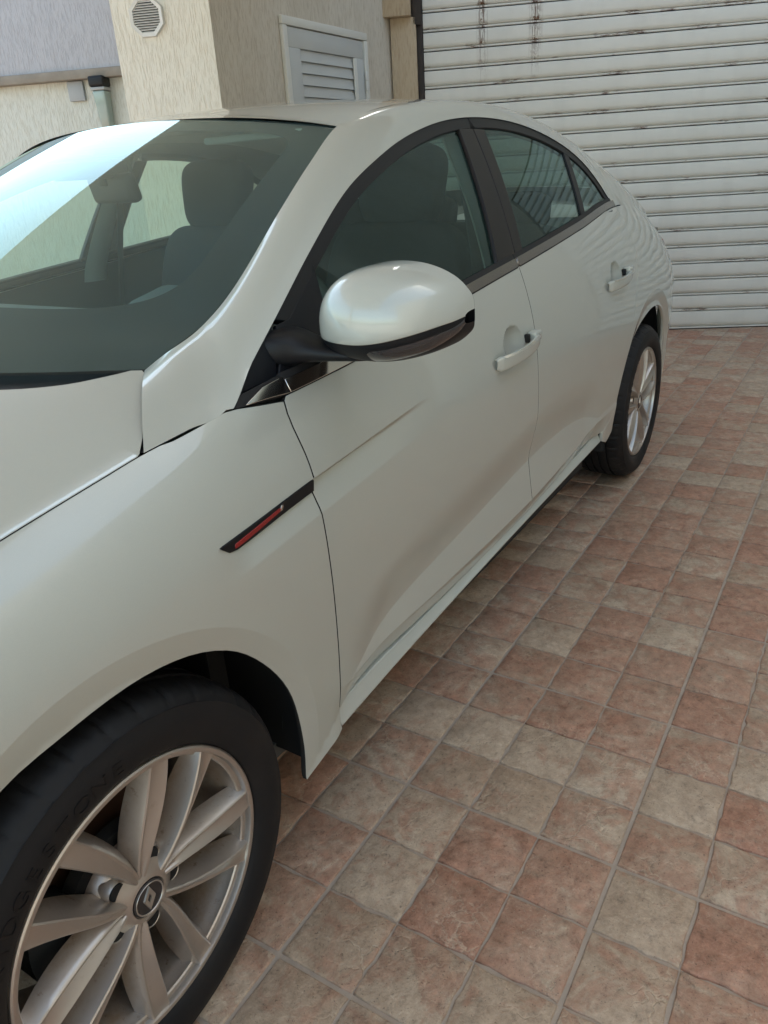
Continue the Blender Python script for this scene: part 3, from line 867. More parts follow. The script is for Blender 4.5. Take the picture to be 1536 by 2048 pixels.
_lx = np.arange(.505, 2.06, .008)
_zl = np.interp(_lx, ZLX, ZLZ); _z2 = np.minimum(np.interp(_lx, Z2X, Z2Z), _zl)
_vx = np.arange(.205, .92, .0105); _vz = itp(_vx, [.22,.474,.85], [.784,.801,.832])
FL = [list(zip(_lx, _zl+d)) for d in (.0045, .0015, 0.0, -.0015)]+[[(a_, b_+d) for a_, b_, c_ in zip(_lx, _z2, _zl) if c_-b_ > .006] for d in (.0015, 0.0, -.0015, -.0045)]+[list(zip(_vx, _vz+d)) for d in (.0025, 0.0, -.003, -.010, -.024, -.040, -.055, -.058, -.061)]
for (cx_, cz_), r0_ in ((ARF, .412), (ARR, .475)):
    for d in (-.0045, -.0015, .0015, .0045):
        FL.append([(cx_+(r0_+d)*math.cos(a_), cz_+(r0_+d)*math.sin(a_)) for a_ in np.radians(np.arange(-5, 186, 1.3))])
def car_side(sd):
    near = sd > 0
    st = (.013, .009) if near else (.04, .03)
    f1 = [(HND[0][0], HND[0][1], .085, .0055)] if near else None
    f2 = [(HND[1][0], HND[1][1], .085, .0055)] if near else None
    fen = panel("front_fender", fender_poly, fS, PM, car, step=st, lines=FL if near else None, edge=M["seam"], side=sd)
    fd = panel("front_door", fdoor_poly, fS, PM, car, step=st, lines=FL if near else None, edge=M["seam"], side=sd, fine=f1)
    rd = panel("rear_door", rdoor_poly, fS, PM, car, step=st, lines=FL if near else None, edge=M["seam"], side=sd, fine=f2)
    qp = panel("rear_quarter_panel", quarter_poly, fS, PM, car, step=st, lines=FL if near else None, side=sd)
    # rocker
    top = [(x, z-.003) for x, z in DBF[::2]+DBR[1::2]]
    lowz = lambda x: float(itp(x, [.49, .645, 1.0, 1.415, 1.87, 2.2], [.268, .279, .297, .313, .326, .333]))
    xs = np.linspace(.4872, 2.121, 70); RK = np.zeros((70, 9, 3))
    for i, x in enumerate(xs):
        zt_ = float(itp(x, [p[0] for p in top], [p[1] for p in top])); zb_ = lowz(x); W0_ = float(Wd(x))
        for j, (q, z_) in enumerate(((-.060, zt_+.002), (-.036, zt_), (-.0335, zt_-.002), (-.0280, zt_-(zt_-zb_)*.45), (-.0225, zb_+.009), (-.0210, zb_+.006), (-.0215, zb_+.003), (-.025, zb_), (-.070, zb_+.004))):
            RK[i, j] = (x, -(W0_+q), z_)
    grid_obj("rocker_panel", RK, PM, car, side=sd, flip=True)
    # black window frame round the glass, on the doors
    W_ = .026
    def off(P, w):
        P = np.array(P); t = np.gradient(P, axis=0); t /= np.linalg.norm(t, axis=1, keepdims=True); n = np.stack([t[:, 1], -t[:, 0]], -1); return P+n*w
    dr = np.array(DRIP); din = off(DRIP, W_)
    zt = lambda x: float(ZB(x))+.024
    def seg(a, b, P): return [tuple(p) for p, q in zip(P, dr) if a <= q[0] <= b]
    gst = (.03, .02) if near else (.08, .06)
    bp2b = (1.499, float(ZB(1.5))+.024); bp2t = (1.590, 1.378)
    # fixed triangle in front of the door gap
    tri = seg(0, .5431, dr)+[(.5431, 1.043), (.528, 1.0), (.505, zt(.5)), (.40, .9555)]
    fx = panel("front_corner_trim", tri, fG(.004), M['black_gloss'], car, gap=.001, step=gst, side=sd, flange=.006)
    # door frames
    fF = [p for p in seg(.548, 1.588, dr)]
    fI = [p for p in seg(.555, 1.54, din)]
    frm = panel("window_frame", fF+[bp2t, (1.575, 1.352)]+fI[::-1], fG(.002), M['black_plastic'], fd, gap=.0008, step=gst, side=sd, flange=.02)
    rF = seg(1.60, 2.56, dr); rI = [p for p in seg(1.64, 2.50, din)]
    rI = [p for p in rI if p[1] > zt(min(p[0], 2.5))+.004]
    panel("window_frame", [(1.5915, 1.3785)]+rF+[(2.515, zt(2.5))]+rI[::-1]+[(1.600, 1.353)], fG(.002), M['black_plastic'], rd, gap=.0008, step=gst, side=sd, flange=.02)
    # pillar covers
    panel("pillar_cover", [(1.502, 1.350), (1.576, 1.3515), bp2b, (1.388, zt(1.388))], fG(-.002), M['pillar_film'], fd, gap=.0012, step=gst, side=sd, flange=.012)
    panel("pillar_cover", [(1.5805, 1.3515), (1.640, 1.349), (1.555, zt(1.555)), (1.5035, zt(1.5))], fG(-.002), M['pillar_film'], rd, gap=.0012, step=gst, side=sd, flange=.012)
    # mirror sail panel
    sail = [(.550, 1.038)]+[(p[0], p[1]+.004) for p in seg(.560, .73, din)]+[(.7075, 1.115), (.688, 1.05), (.66, 1.0), (.625, zt(.62)), (.508, zt(.5)), (.532, .995)]
    panel("mirror_sail", sail, fG(.001), M['black_gloss'], fd, gap=.0012, step=gst, side=sd, flange=.01)
    # glass
    gl1 = [(.7085, 1.112)]+[p for p in seg(.755, 1.49, din)]+[(1.502, 1.350), (1.388, zt(1.388)), (.625, zt(.62)), (.66, 1.0), (.688, 1.05)]
    panel("window_glass", gl1, fG(.008), M['side_glass' if near else 'far_glass'], fd, gap=0, step=gst, side=sd, flange=0)
    gi2 = [p for p in seg(1.66, 2.50, din) if p[1] > zt(min(p[0], 2.5))+.006]
    q1t, q1b = (2.195, 1.300), (2.118, zt(2.11)); 
    a2 = [p for p in gi2 if p[0] < 2.185]; b2 = [p for p in gi2 if p[0] > 2.215]
    panel("window_glass", [(1.640, 1.349)]+a2+[(2.183, 1.283), q1b, (1.555, zt(1.555))], fG(.008), M['rear_glass' if near else 'far_glass'], rd, gap=0, step=gst, side=sd, flange=0)
    panel("division_bar", [(2.175, 1.285), (2.212, 1.277), (2.158, zt(2.15)), (2.112, zt(2.11))], fG(.003), M['black_plastic'], rd, gap=0, step=gst, side=sd, flange=.012)
    panel("quarter_glass", [(2.210, 1.275)]+b2+[(2.505, zt(2.5)), (2.156, zt(2.15))], fG(.006), M['rear_glass' if near else 'far_glass'], rd, gap=0, step=gst, side=sd, flange=0)
    # seals: narrow rubber along the bottom of the glass
    def belt(x0, x1, h0, h1, k, o_):
        xs = np.linspace(x0, x1, 30)
        return [(x, float(ZB(x))+h0) for x in xs]+[(x, float(ZB(x))+h1) for x in xs[::-1]]
    def fB(o_):
        return lambda a, b: np.stack([a, -(Wd(a)-CB(a)+o_-.55*(b-ZB(a))), b], -1)
    for nm, x0, x1, mt, par in (("belt_trim", .515, 1.470, 'dark_trim', fd), ("belt_trim", 1.482, 2.512, 'dark_trim', rd)):
        panel(nm, belt(x0, x1, .003, .021, 0, 0), fB(.003), M['chrome'] if False else M[mt], par, gap=0, step=(.03, .008), side=sd, flange=.012)
    for nm, x0, x1, par in (("belt_seal", .505, 1.476, fd), ("belt_seal", 1.484, 2.50, rd)):
        panel(nm, belt(x0, x1, -.002, .030, 0, 0), fB(-.0035), M['rubber'], par, gap=0, step=(.03, .012), side=sd, flange=.012)
    # chrome wedge at the front corner and under the mirror
    panel("corner_chrome", [(.402, .9450), (.455, .9430), (.499, .9400), (.499, .9640), (.45, .9590)], fB(.004), M['chrome'], car, gap=0, step=(.01, .01), side=sd, flange=.0025)
    panel("belt_chrome", belt(.503, .70, .0025, .0215, 0, 0), fB(.0045), M['chrome'], fd, gap=0, step=(.02, .008), side=sd, flange=.0025)
    panel("belt_seal", [(.385, .943), (.497, .9365), (.50, .966), (.40, .957)], fB(-.003), M['rubber'], car, gap=0, step=(.02, .01), side=sd, flange=.01)
    # door handles
    for (hx, hz), par, sl in ((HND[0], fd, .055), (HND[1], rd, .04)):
        hzc = hz-.012; x0, x1 = hx-.128, hx+.122
        nst, ns = 34, 20; A = np.zeros((nst, ns+1, 3))
        for i in range(nst):
            t = i/(nst-1); x = x0+(x1-x0)*t; zc = hzc+sl*(t-.5)*.35
            bow = max(0.0, math.sin(pi*min(max(t, 0), 1)))**.55
            endc = min(1, (t*nst/1.2+.45))**.5*min(1, ((1-t)*nst/3.0+.001))**.5
            hh = (.0175-.004*t)*endc; th = .0075*endc
            yc = -(float(S(x0, hzc))*(1-t)+float(S(x1, hzc))*t)-.004-.030*bow
            for j in range(ns+1):
                a = 2*pi*j/ns; c_, s_ = math.cos(a), math.sin(a)
                A[i, j] = (x, yc+th*math.copysign(abs(c_)**.6, c_), zc+hh*math.copysign(abs(s_)**.55, s_))
        h_ = grid_obj("door_handle", A, PM, par, side=sd, flip=False)
        # dark insert line on the upper edge and a key/end cap
        B = np.zeros((nst-4, 2, 3))
        for i in range(nst-4):
            k = i+2
            top_ = A[k, ns//4]; B[i, 0] = top_+np.array([0, -.0035, .0004]); B[i, 1] = top_+np.array([0, -.0085, -.0035])
        grid_obj("handle_trim", B, M['chrome'], par, side=sd, flip=True)
        cap = box("handle_cap", (-.024, -.013, -.014), (.022, .013, .014), PM, par, bevel=.006, seg=3)
        cap.location = (x1-.020, sd*(-float(S(x1-.02, hzc))-.010), hzc+.016)
        # dark slot in the dish
        sl_ = box("handle_slot", (-.006, -.006, -.011), (.006, .008, .011), M['under'], par, bevel=.003)
        sl_.location = (x1-.052, sd*(-float(S(x1-.05, hzc))-.003), hzc+.014)
    # fender vent: black strip with red enamel bar
    zc = lambda x: float(itp(x, [.22, .474, .85], [.784, .801, .832]))
    vtop = [(x, zc(x)+.001) for x in np.linspace(.470, .232, 16)]
    vbot = [(.250, .7715), (.268, .7685), (.30, .7705), (.37, .7760), (.470, .7825)]
    vn = panel("fender_vent", vtop+vbot, lambda a, b: np.stack([a, -(Wd(a)-CB(a)*np.clip((zc_v(a)+.001-.63)/(ZB(a)-.63), 0, 2)**(2.4+0.9*(1-sst(.2, .5, a)))+.0030-.10*(zc_v(a)-b)), b], -1), M['black_plastic'], fen, gap=0, step=(.01, .006), side=sd, flange=.006, bstep=.006)
    rb = [(.262, .7735), (.280, .7745), (.32, .7790), (.372, .7860), (.374, .7905), (.34, .7870), (.30, .7830), (.262, .7790)]
    panel("red_bar", rb, lambda a, b: np.stack([a, -(Wd(a)-CB(a)*np.clip((zc_v(a)+.001-.63)/(ZB(a)-.63), 0, 2)**(2.4+0.9*(1-sst(.2, .5, a)))+.0048-.10*(zc_v(a)-b)), b], -1), M['red'], fen, gap=0, step=(.008, .004), side=sd, flange=.002, bstep=.006)
    panel("vent_tip", [(.3755, .7858), (.379, .7862), (.3815, .7935), (.378, .7932)], lambda a, b: np.stack([a, -(Wd(a)-CB(a)*np.clip((zc_v(a)+.001-.63)/(ZB(a)-.63), 0, 2)**(2.4+0.9*(1-sst(.2, .5, a)))+.0048-.10*(zc_v(a)-b)), b], -1), M['chrome'], fen, gap=0, step=(.008, .004), side=sd, flange=.002, bstep=.004)
    return fen, fd, rd, qp
def zc_v(a): return itp(a, [.22, .474, .85], [.784, .801, .832])
L_ = car_side(1); R_ = car_side(-1)

# ---- pillar + roof rail band and roof
hood_poly_half = [(.197, -(float(S(.197, .929))-.002)), (.25, -.765), (.362, -.645), (.33, -.630), (.298, -.618), (.255, -.60), (.214, -.573), (.179, -.538), (.12, -.42), (.075, -.25), (.055, 0)]
side_l = [(x, -(float(S(x, zE(x)))-.0002)) for x in np.linspace(-.68, .19, 50)]
hl = sm([(.197, -.7995), (.245, -.762), (.300, -.708), (.355, -.655), (.358, -.642), (.330, -.630), (.298, -.618), (.255, -.60), (.214, -.573), (.179, -.538), (.12, -.42), (.075, -.25), (.055, 0)], 50)
half = side_l+hl
hp = half+[(x, -y) for x, y in half[::-1][1:]]
hood = panel("hood", hp, fH, PM, car, gap=.0, edge=M["seam"], step=(.03, .03))
zcs = ([.98, 1.07, 1.2, 1.4, 1.6, 1.8, 2.0, 2.2, 2.4, 2.6, 2.87, 3.2, 3.35, 3.65], [1.402, 1.412, 1.432, 1.449, 1.457, 1.457, 1.45, 1.434, 1.405, 1.36, 1.275, 1.142, 1.085, 1.05])
WR = np.array([(1.07, -.57, 1.358), (1.2, -.563, 1.388), (1.4, -.556, 1.414), (1.6, -.55, 1.427), (1.8, -.55, 1.428), (2.0, -.55, 1.418), (2.2, -.56, 1.394), (2.4, -.575, 1.358), (2.5, -.5815, 1.334), (2.537, -.584, 1.3245), (2.6, -.588, 1.308), (2.87, -.60, 1.226), (3.2, -.625, 1.108), (3.4, -.632, 1.025), (3.62, -.60, .96)])
WF = np.array([(.3635, -.646, .995), (.405, -.652, 1.012), (.486, -.660, 1.040), (.587, -.660, 1.096), (.77, -.63, 1.207), (.92, -.60, 1.288), (1.07, -.57, 1.358)])
def Dpt(x):
    z = curve_x(DRIP, x); return np.array([x, -float(G(x, z))-.001, z])
def Sd(x, z): return np.array([x, -float(S(x, z)), z])
DF = [Sd(.2025, .930), Sd(.285, .9385), Sd(.362, .9455), Dpt(.48), Dpt(.72), Dpt(.92), Dpt(1.07)]
def Dr(x):
    if x < 2.52: return Dpt(x)
    z = float(ZB(x)); b = np.array([x, -float(S(x, z-.001)), z])
    a = Dpt(min(x, 2.535)); k = float(sst(2.50, 2.64, x)); r = a*(1-k)+b*k; r[0] = x; r[2] = z+.001; return r
stR = WR[1:, 0]
DRr = [Dr(x if x < 2.2 else x) for x in stR]
Drow = np.array(DF+DRr); Wrow = np.vstack([WF, WR[1:]])
# denser, smooth
NB = 160
Dd = spline(Drow, NB, np.arange(len(Drow))); 
Wr_ = spline(Wrow, NB, np.arange(len(Wrow)))
# keep D exactly on the traced drip line
for k in range(NB):
    x = Dd[k, 0]
    if x > 2.60: Dd[k] += np.array([0, -.0006, -.004])
    if .372 < x < 2.50:
        wgt = float(sst(.372, .47, x)); q = Dpt(x); q[1] -= .013*(1-wgt); Dd[k] = q
band = np.zeros((NB, 13, 3))
tang = np.gradient(Dd+Wr_, axis=0); tang /= np.linalg.norm(tang, axis=1, keepdims=True)
for k in range(NB):
    a, b = Dd[k], Wr_[k]; c = b-a; L = np.linalg.norm(c)
    n = np.cross(tang[k], c); n /= np.linalg.norm(n)
    if n[1] > 0: n = -n
    h = min(.012+.03*max(0, L-.12), .024)
    rows = np.array([a, a+.27*c+n*h*.78, a+.55*c+n*h*1.08, a+.80*c+n*h*.72, b])
    band[k] = spline(rows, 13, np.arange(5))
def zc_(x): return itp(x, *zcs)
def Wat(x): return np.array([itp(x, WR[:, 0], WR[:, k]) for k in (1, 2)])
def fT(a, b):
    yw = -itp(a, WR[:, 0], WR[:, 1]); zw_ = itp(a, WR[:, 0], WR[:, 2]); q = np.abs(b)/yw
    return np.stack([a, b, zc_(a)-(zc_(a)-zw_)*q**2.3], -1)
# normals of the band; blended with the quarter surface below and the roof above
du = np.gradient(band, axis=0); dv = np.gradient(band, axis=1); bn = np.cross(du, dv)
bn /= np.linalg.norm(bn, axis=2, keepdims=True)
if bn[80, 6, 2] < 0: bn = -bn; bflip = True
else: bflip = False
for k in range(NB):
    x = Dd[k, 0]
    if x > 2.56:
        zq = float(ZB(x))-.002; sn = fnormal(fS, np.array([x]), np.array([zq]))[0]
        wgt = float(sst(2.56, 2.66, x))
        for j in range(5):
            ww = wgt*(1-j/5.0); v = bn[k, j]*(1-ww)+sn*ww; bn[k, j] = v/np.linalg.norm(v)
    x = Wr_[k, 0]
    if 1.09 < x < 2.42:
        rn = fnormal(fT, np.array([x]), np.array([Wr_[k, 1]+.01]))[0]
        if rn[2] < 0: rn = -rn
        for j in range(9, 13):
            ww = (j-8)/4.0; v = bn[k, j]*(1-ww)+rn*ww; bn[k, j] = v/np.linalg.norm(v)
for sd in (1, -1):
    grid_obj("roof_pillar", band, PM, car, side=sd, flip=bflip, N=bn)
    # trim on the cabin side of the pillar and rail
    ks = [k for k in range(NB) if Dd[k, 0] > .42 and Dd[k, 0] < 2.9]
    ib = band[ks]-bn[ks]*.022
    grid_obj("pillar_trim", ib, M['cabin'], car, side=sd, flip=bflip)
    fe = np.stack([band[0], band[0]-bn[0]*.016+np.array([.001, 0, 0])], 0)
    grid_obj("pillar_edge", fe, M['seam'], car, side=sd, flip=False)
    # short return under the drip edge
    e = np.stack([Dd, Dd+np.array([0, .022, -.002])], 1); grid_obj("drip_channel", e, M['rubber'], car, side=sd, flip=not bflip)
    e2 = np.stack([band[:64, 12], band[:64, 12]-bn[:64, 12]*.012+np.array([.004, .004, 0])], 1); grid_obj("windshield_seal", e2, M['rubber'], car, side=sd, flip=bflip)
def roof_grid(x0, x1, front=None, n=60, m=41, inset_=0.0, dz=0.0):
    A = np.zeros((n, m, 3))
    for i in range(n):
        for j in range(m):
            v = -1+2*j/(m-1)
            xf = x0 if front is None else front(v)
            x = xf+(x1-xf)*i/(n-1); yw = -float(itp(x, WR[:, 0], WR[:, 1]))-inset_
            y = v*yw; A[i, j] = fT(np.array([x]), np.array([y]))[0]; A[i, j, 2] += dz
    return A
hdr = lambda v: .985+.085*abs(v)**2.0
RA = roof_grid(0, 2.42, front=hdr)
def up_normals(A):
    N = np.cross(np.gradient(A, axis=0), np.gradient(A, axis=1)); N /= np.linalg.norm(N, axis=2, keepdims=True)
    s_ = np.sign(N[..., 2:3]); return N*s_, bool(s_.flat[0] < 0)
RN, rf = up_normals(RA)
roof = grid_obj("roof", RA, PM, car, flip=rf, N=RN)
HA = roof_grid(0, 2.40, front=lambda v: hdr(v)+.03, n=24, m=17, inset_=.0, dz=-.035)
grid_obj("headliner", HA, M['cabin_light'], car)
BGl = roof_grid(2.425, 3.16, n=30, m=25)
BN_, bf_ = up_normals(BGl)
grid_obj("rear_window", BGl, M['rear_glass'], car, flip=bf_, N=BN_)
TA = roof_grid(3.165, 3.64, n=20, m=25); TN, tf_ = up_normals(TA)
trunk = grid_obj("trunk_lid", TA, PM, car, flip=tf_, N=TN)

# ---- windshield
WFs = spline(WF, 60)
WFs[:, 0] += .004; WFs[:, 1] += .004
def fW(s, v, dz=0.0):
    s = np.clip(np.asarray(s, float), 0, 1); v = np.asarray(v, float)
    k = s*59; i = np.clip(k.astype(int), 0, 58); f = (k-i)[..., None]
    E = WFs[i]*(1-f)+WFs[i+1]*f
    cs = np.array([.13, 0, 1.012]); ce = np.array([.985, 0, 1.403])
    u = s[..., None]; C_ = cs*(1-u)+ce*u; C_ = C_+np.array([-.008, 0, .016])*(4*u*(1-u))
    q = np.abs(2*v-1)[..., None]
    P = C_+(E-C_)*(q**2.1); P[..., 1] = (E[..., 1])*(1-2*v)
    return P
n1, n2 = 50, 61
SS, VV = np.meshgrid(np.linspace(0, 1, n1), np.linspace(0, 1, n2), indexing='ij')
WG = fW(SS, VV); WN, wf = up_normals(WG)
wsh = grid_obj("windshield", WG, M['glass'], car, flip=wf, N=WN)
# black printed border under the glass: strip between outer outline and rounded inner outline
def border(s0, s1, v0, rb, rt_, n=200):
    # inner rounded rectangle in (s,v), walked together with the outer rectangle
    inner = []; outer = []
    for k in range(n):
        t = 2*pi*k/n; c, s_ = math.cos(t), math.sin(t)
        e = .28 if s_ < 0 else .17
        cx = math.copysign(abs(c)**e, c); cs_ = math.copysign(abs(s_)**e, s_)
        m_ = max(abs(c), abs(s_))
        oc, os_ = c/m_, s_/m_
        ss = (s0+s1)/2+(s1-s0)/2*cs_; vv = .5+(.5-v0)*cx
        inner.append((ss, vv)); outer.append((.5+.5*os_, .5+.5*oc))
    return np.array(inner), np.array(outer)
inn, out = border(.20, .945, .058, .1, .1)
nr = 6; FA = np.zeros((201, nr, 3))
for k in range(201):
    a, b = out[k % 200], inn[k % 200]
    for j in range(nr):
        q = a+(b-a)*j/(nr-1); P = fW(np.array([q[0]]), np.array([q[1]]))[0]
        FA[k, j] = P+np.array([.0025, 0, -.005])
grid_obj("windshield_border", FA, M['frit'], car)
# cowl below the glass
cw_ = []
for y in np.linspace(-.66, .66, 31):
    q = abs(y)/.66; x0 = .10+.25*q**2.4; z0 = 1.002-.012*q
    cw_.append([(x0-.05, y, z0-.03), (x0-.01, y, z0-.012), (x0+.06, y, z0-.004), (x0+.12, y, z0+.012)])
grid_obj("cowl", np.array(cw_), M['black_plastic'], car)

# ------------------------------------------------------------------ wheels
TR = .3185
def spoke_mesh(gang, sgn):
    """one spoke of a V pair; gang = direction of the pair, sgn = which of the two"""
    n = 16; V = []; F = []
    for i in range(n):
        t = i/(n-1); r = .034+(.2150-.034)*t
        ang = math.radians(gang + sgn*(4+18.5*t**.62) + (1.0 if sgn > 0 else -3.5)*math.sin(pi*t))
        rad = np.array([math.cos(ang), math.sin(ang)]); tn = np.array([-math.sin(ang), math.cos(ang)])
        w_ = .0062+.0108*t**.8
        y0 = .010*(1-t)**1.6-.0015*math.sin(pi*t)+.0015
        tw = .0055*math.sin(pi*min(1, t*1.02))**.6*(1 if sgn > 0 else -.8)
        dep = .020+.022*math.sin(pi*t)**.7
        sec = [(-w_-.010, y0+dep), (-w_-.0035, y0+.012+tw*.3), (-w_, y0+.0018+tw), (-w_+.0022, y0+tw), (-w_+.0055, y0+tw*.9+.0012), (0, y0+.0022), (w_-.0055, y0-tw*.8+.0012), (w_-.0022, y0-tw), (w_, y0+.0018-tw), (w_+.0035, y0+.012-tw*.3), (w_+.010, y0+dep)]
        for a, y in sec:
            p = rad*r+tn*a; V.append((p[0], y, p[1]))
    L = 11
    for i in range(n-1):
        for j in range(L-1):
            F.append((i*L+j, i*L+j+1, (i+1)*L+j+1, (i+1)*L+j))
    F.append(tuple(range(L))[::-1])
    me = bpy.data.meshes.new("spoke"); me.from_pydata(V, [], F)
    bm = bmesh.new(); bm.from_mesh(me); bmesh.ops.recalc_face_normals(bm, faces=bm.faces); bm.to_mesh(me); bm.free()
    me.polygons.foreach_set("use_smooth", [True]*len(me.polygons)); me.set_sharp_from_angle(angle=math.radians(24)); me.materials.append(M['alloy'])
    return me
SPK = [spoke_mesh(23+72*k, s) for k in range(5) for s in (1, -1)]
def ring(name, r0, r1, d, mat, parent, h=.002): 
    return lathe(name, [(r0, d+h), (r0+.0008, d), (r1-.0008, d), (r1, d+h)], mat, parent, n=48)
def text_ring(name, txt, size, r, a0, step, d, mat, parent, ext=.0008):
    vs, fs = [], []
    for k, ch in enumerate(txt):
        cu = bpy.data.curves.new("letter", 'FONT'); cu.body = ch; cu.size = size; cu.extrude = ext; cu.align_x = 'CENTER'
        to = bpy.data.objects.new("letter", cu); me = to.to_mesh(); b = len(vs)
        a = math.radians(a0-step*k); up_ = np.array([math.cos(a), math.sin(a)]); ri = np.array([math.sin(a), -math.cos(a)])
        for v in me.vertices:
            rr = r+v.co.y; p = up_*rr+ri*v.co.x*1.25
            R_ = math.hypot(*p); vs.append((p[0], tyre_d(R_)-.0004-v.co.z*1.0, p[1]))
        fs += [tuple(b+i for i in p.vertices) for p in me.polygons]
        to.to_mesh_clear(); bpy.data.objects.remove(to); bpy.data.curves.remove(cu)
    return mesh_obj(name, vs, fs, mat, parent)
TPROF = [(.2245, .010), (.2265, .0035), (.2300, -.001), (.236, -.0055), (.246, -.0092), (.258, -.0112), (.270, -.0112), (.282, -.0090), (.2915, -.0052), (.2935, -.0050), (.2950, -.0015), (.3020, .0040), (.3080, .0110), (.3125, .0190)]
def tyre_d(r): return float(np.interp(r, [p[0] for p in TPROF], [p[1] for p in TPROF]))
def make_tyre(parent):
    tread = [(.3150, .0270), (.3168, .040), (.3172, .0495), (.3100, .0505), (.3100, .0575), (.3180, .0585), (.3185, .082), (.3110, .083), (.3110, .092), (.3185, .093), (.3185, .112), (.3110, .113), (.3110, .122), (.3180, .123), (.3172, .147), (.3100, .148), (.3100, .155), (.3170, .156), (.3140, .178), (.3060, .194), (.282, .212), (.258, .2145), (.236, .209), (.2265, .200), (.2245, .194)]
    prof = TPROF+tread; n = 288; V = []; F = []; L = len(prof)
    for k in range(n):
        a = 2*pi*k/n; c, s_ = math.cos(a), math.sin(a)
        g = (k % 8) in (0,); g2 = (k % 8) in (3,)
        for j, (r, d) in enumerate(prof):
            if g and 10 <= j <= 15: r -= .0040 if j > 11 else .0018
            if g2 and 13 <= j <= 15: r -= .003
            if g and 31 <= j <= 34: r -= .004
            V.append((r*c, d, r*s_))
    for k in range(n):
        k2 = (k+1) % n
        for j in range(L-1): F.append((k*L+j, k*L+j+1, k2*L+j+1, k2*L+j))
    me = bpy.data.meshes.new("tyre"); me.from_pydata(V, [], F)
    bm = bmesh.new(); bm.from_mesh(me); bmesh.ops.recalc_face_normals(bm, faces=bm.faces); bm.to_mesh(me); bm.free()
    me.polygons.foreach_set("use_smooth", [True]*len(me.polygons)); me.set_sharp_from_angle(angle=math.radians(30)); me.materials.append(M['tyre'])
    return link(bpy.data.objects.new("tyre", me), parent)
def make_wheel():
    rimp = [(.2262, .012), (.2262, .004), (.2250, .0005), (.2225, -.0015), (.2180, -.0020), (.2155, -.0008), (.2145, .0030), (.2140, .0095), (.2085, .0110), (.2065, .0135), (.2060, .022), (.2035, .030), (.1990, .055), (.1960, .090), (.1960, .17), (.2080, .19)]
    wh = lathe("wheel", rimp, M['alloy'], car, n=144, smooth=32)
    for me in SPK: link(bpy.data.objects.new("spoke", me), wh)
    lathe("hub", [(.0285, .030), (.0285, .0105), (.0305, .0085), (.037, .0100), (.046, .0170), (.060, .0240), (.074, .034), (.082, .055)], M['alloy'], wh, n=60)
    lathe("hub_back", [(.0, .055), (.10, .056), (.105, .075)], M['well'], wh, n=40)
    for k in range(5):
        a = math.radians(23+36+72*k); r = .0565
        lu = lathe("lug_hole", [(.0001, .0125), (.0128, .0125), (.0128, .05)], M['well'], wh, n=24); lu.location = (r*math.cos(a), .0085, r*math.sin(a))
        bo = lathe("lug_boss", [(.0130, .0145), (.0150, .0125), (.0185, .0185), (.0215, .045)], M['alloy'], wh, n=28); bo.location = (r*math.cos(a), .0085, r*math.sin(a))
    lathe("centre_cap", [(.0001, .0085), (.0215, .0085), (.0235, .0070), (.0262, .0062), (.0282, .0080), (.0284, .013)], M['cap_grey'], wh, n=48)
    lathe("cap_ring", [(.0238, .0068), (.0245, .0058), (.0258, .0056), (.0264, .0066)], M['alloy'], wh, n=48)
    # rhombus emblem standing proud of the cap
    def rh(w_, h_, y): return [(-w_, y, 0), (0, y, -h_), (w_, y, 0), (0, y, h_)]
    def hexa(w_, h_, f, y): return [(-w_, y, -f), (0, y, -h_), (w_, y, -f), (w_, y, f), (0, y, h_), (-w_, y, f)]
    oA, oB, iA, iB = hexa(.0112, .0208, .0010, .0084), hexa(.0102, .0195, .0010, .0056), hexa(.0040, .0088, .0006, .0062), hexa(.0036, .0082, .0006, .0082)
    V = oA+oB+iA+iB; F = []
    for a, b in ((0, 6), (6, 12), (12, 18)):
        for k in range(6): F.append((a+k, a+(k+1) % 6, b+(k+1) % 6, b+k))
    em = mesh_obj("rhombus_emblem", V, F, M['alloy'], wh); em.rotation_euler = (0, math.radians(10), 0)
    ty = make_tyre(wh)
    text_ring("tyre_lettering", "BRIDGESTONE", .030, .2475, 158, 6.6, 0, M['tyre_letter'], wh)
    text_ring("tyre_lettering", "TURANZA", .022, .2510, -60, 5.8, 0, M['tyre_letter'], wh) if False else None
    return wh
WY = -.88
w1 = make_wheel()
def copy_tree(o, parent):
    c = o.copy(); COL.objects.link(c); c.parent = parent
    for ch in list(o.children):
        d = ch.copy(); COL.objects.link(d); d.parent = c
    return c
w1.location = (0, WY, TR); w1.rotation_euler = (0, 0, math.radians(1.0))
w2 = copy_tree(w1, car); w2.matrix_world = Matrix.Translation((2.711, WY, TR)) @ Matrix.Rotation(math.radians(-31), 4, 'Y')
w3 = copy_tree(w1, car); w3.matrix_world = Matrix.Translation((0, -WY, TR)) @ Matrix.Rotation(pi, 4, 'Z')
w4 = copy_tree(w1, car); w4.matrix_world = Matrix.Translation((2.711, -WY, TR)) @ Matrix.Rotation(pi, 4, 'Z')
for o in (w1, w2, w3, w4): pass
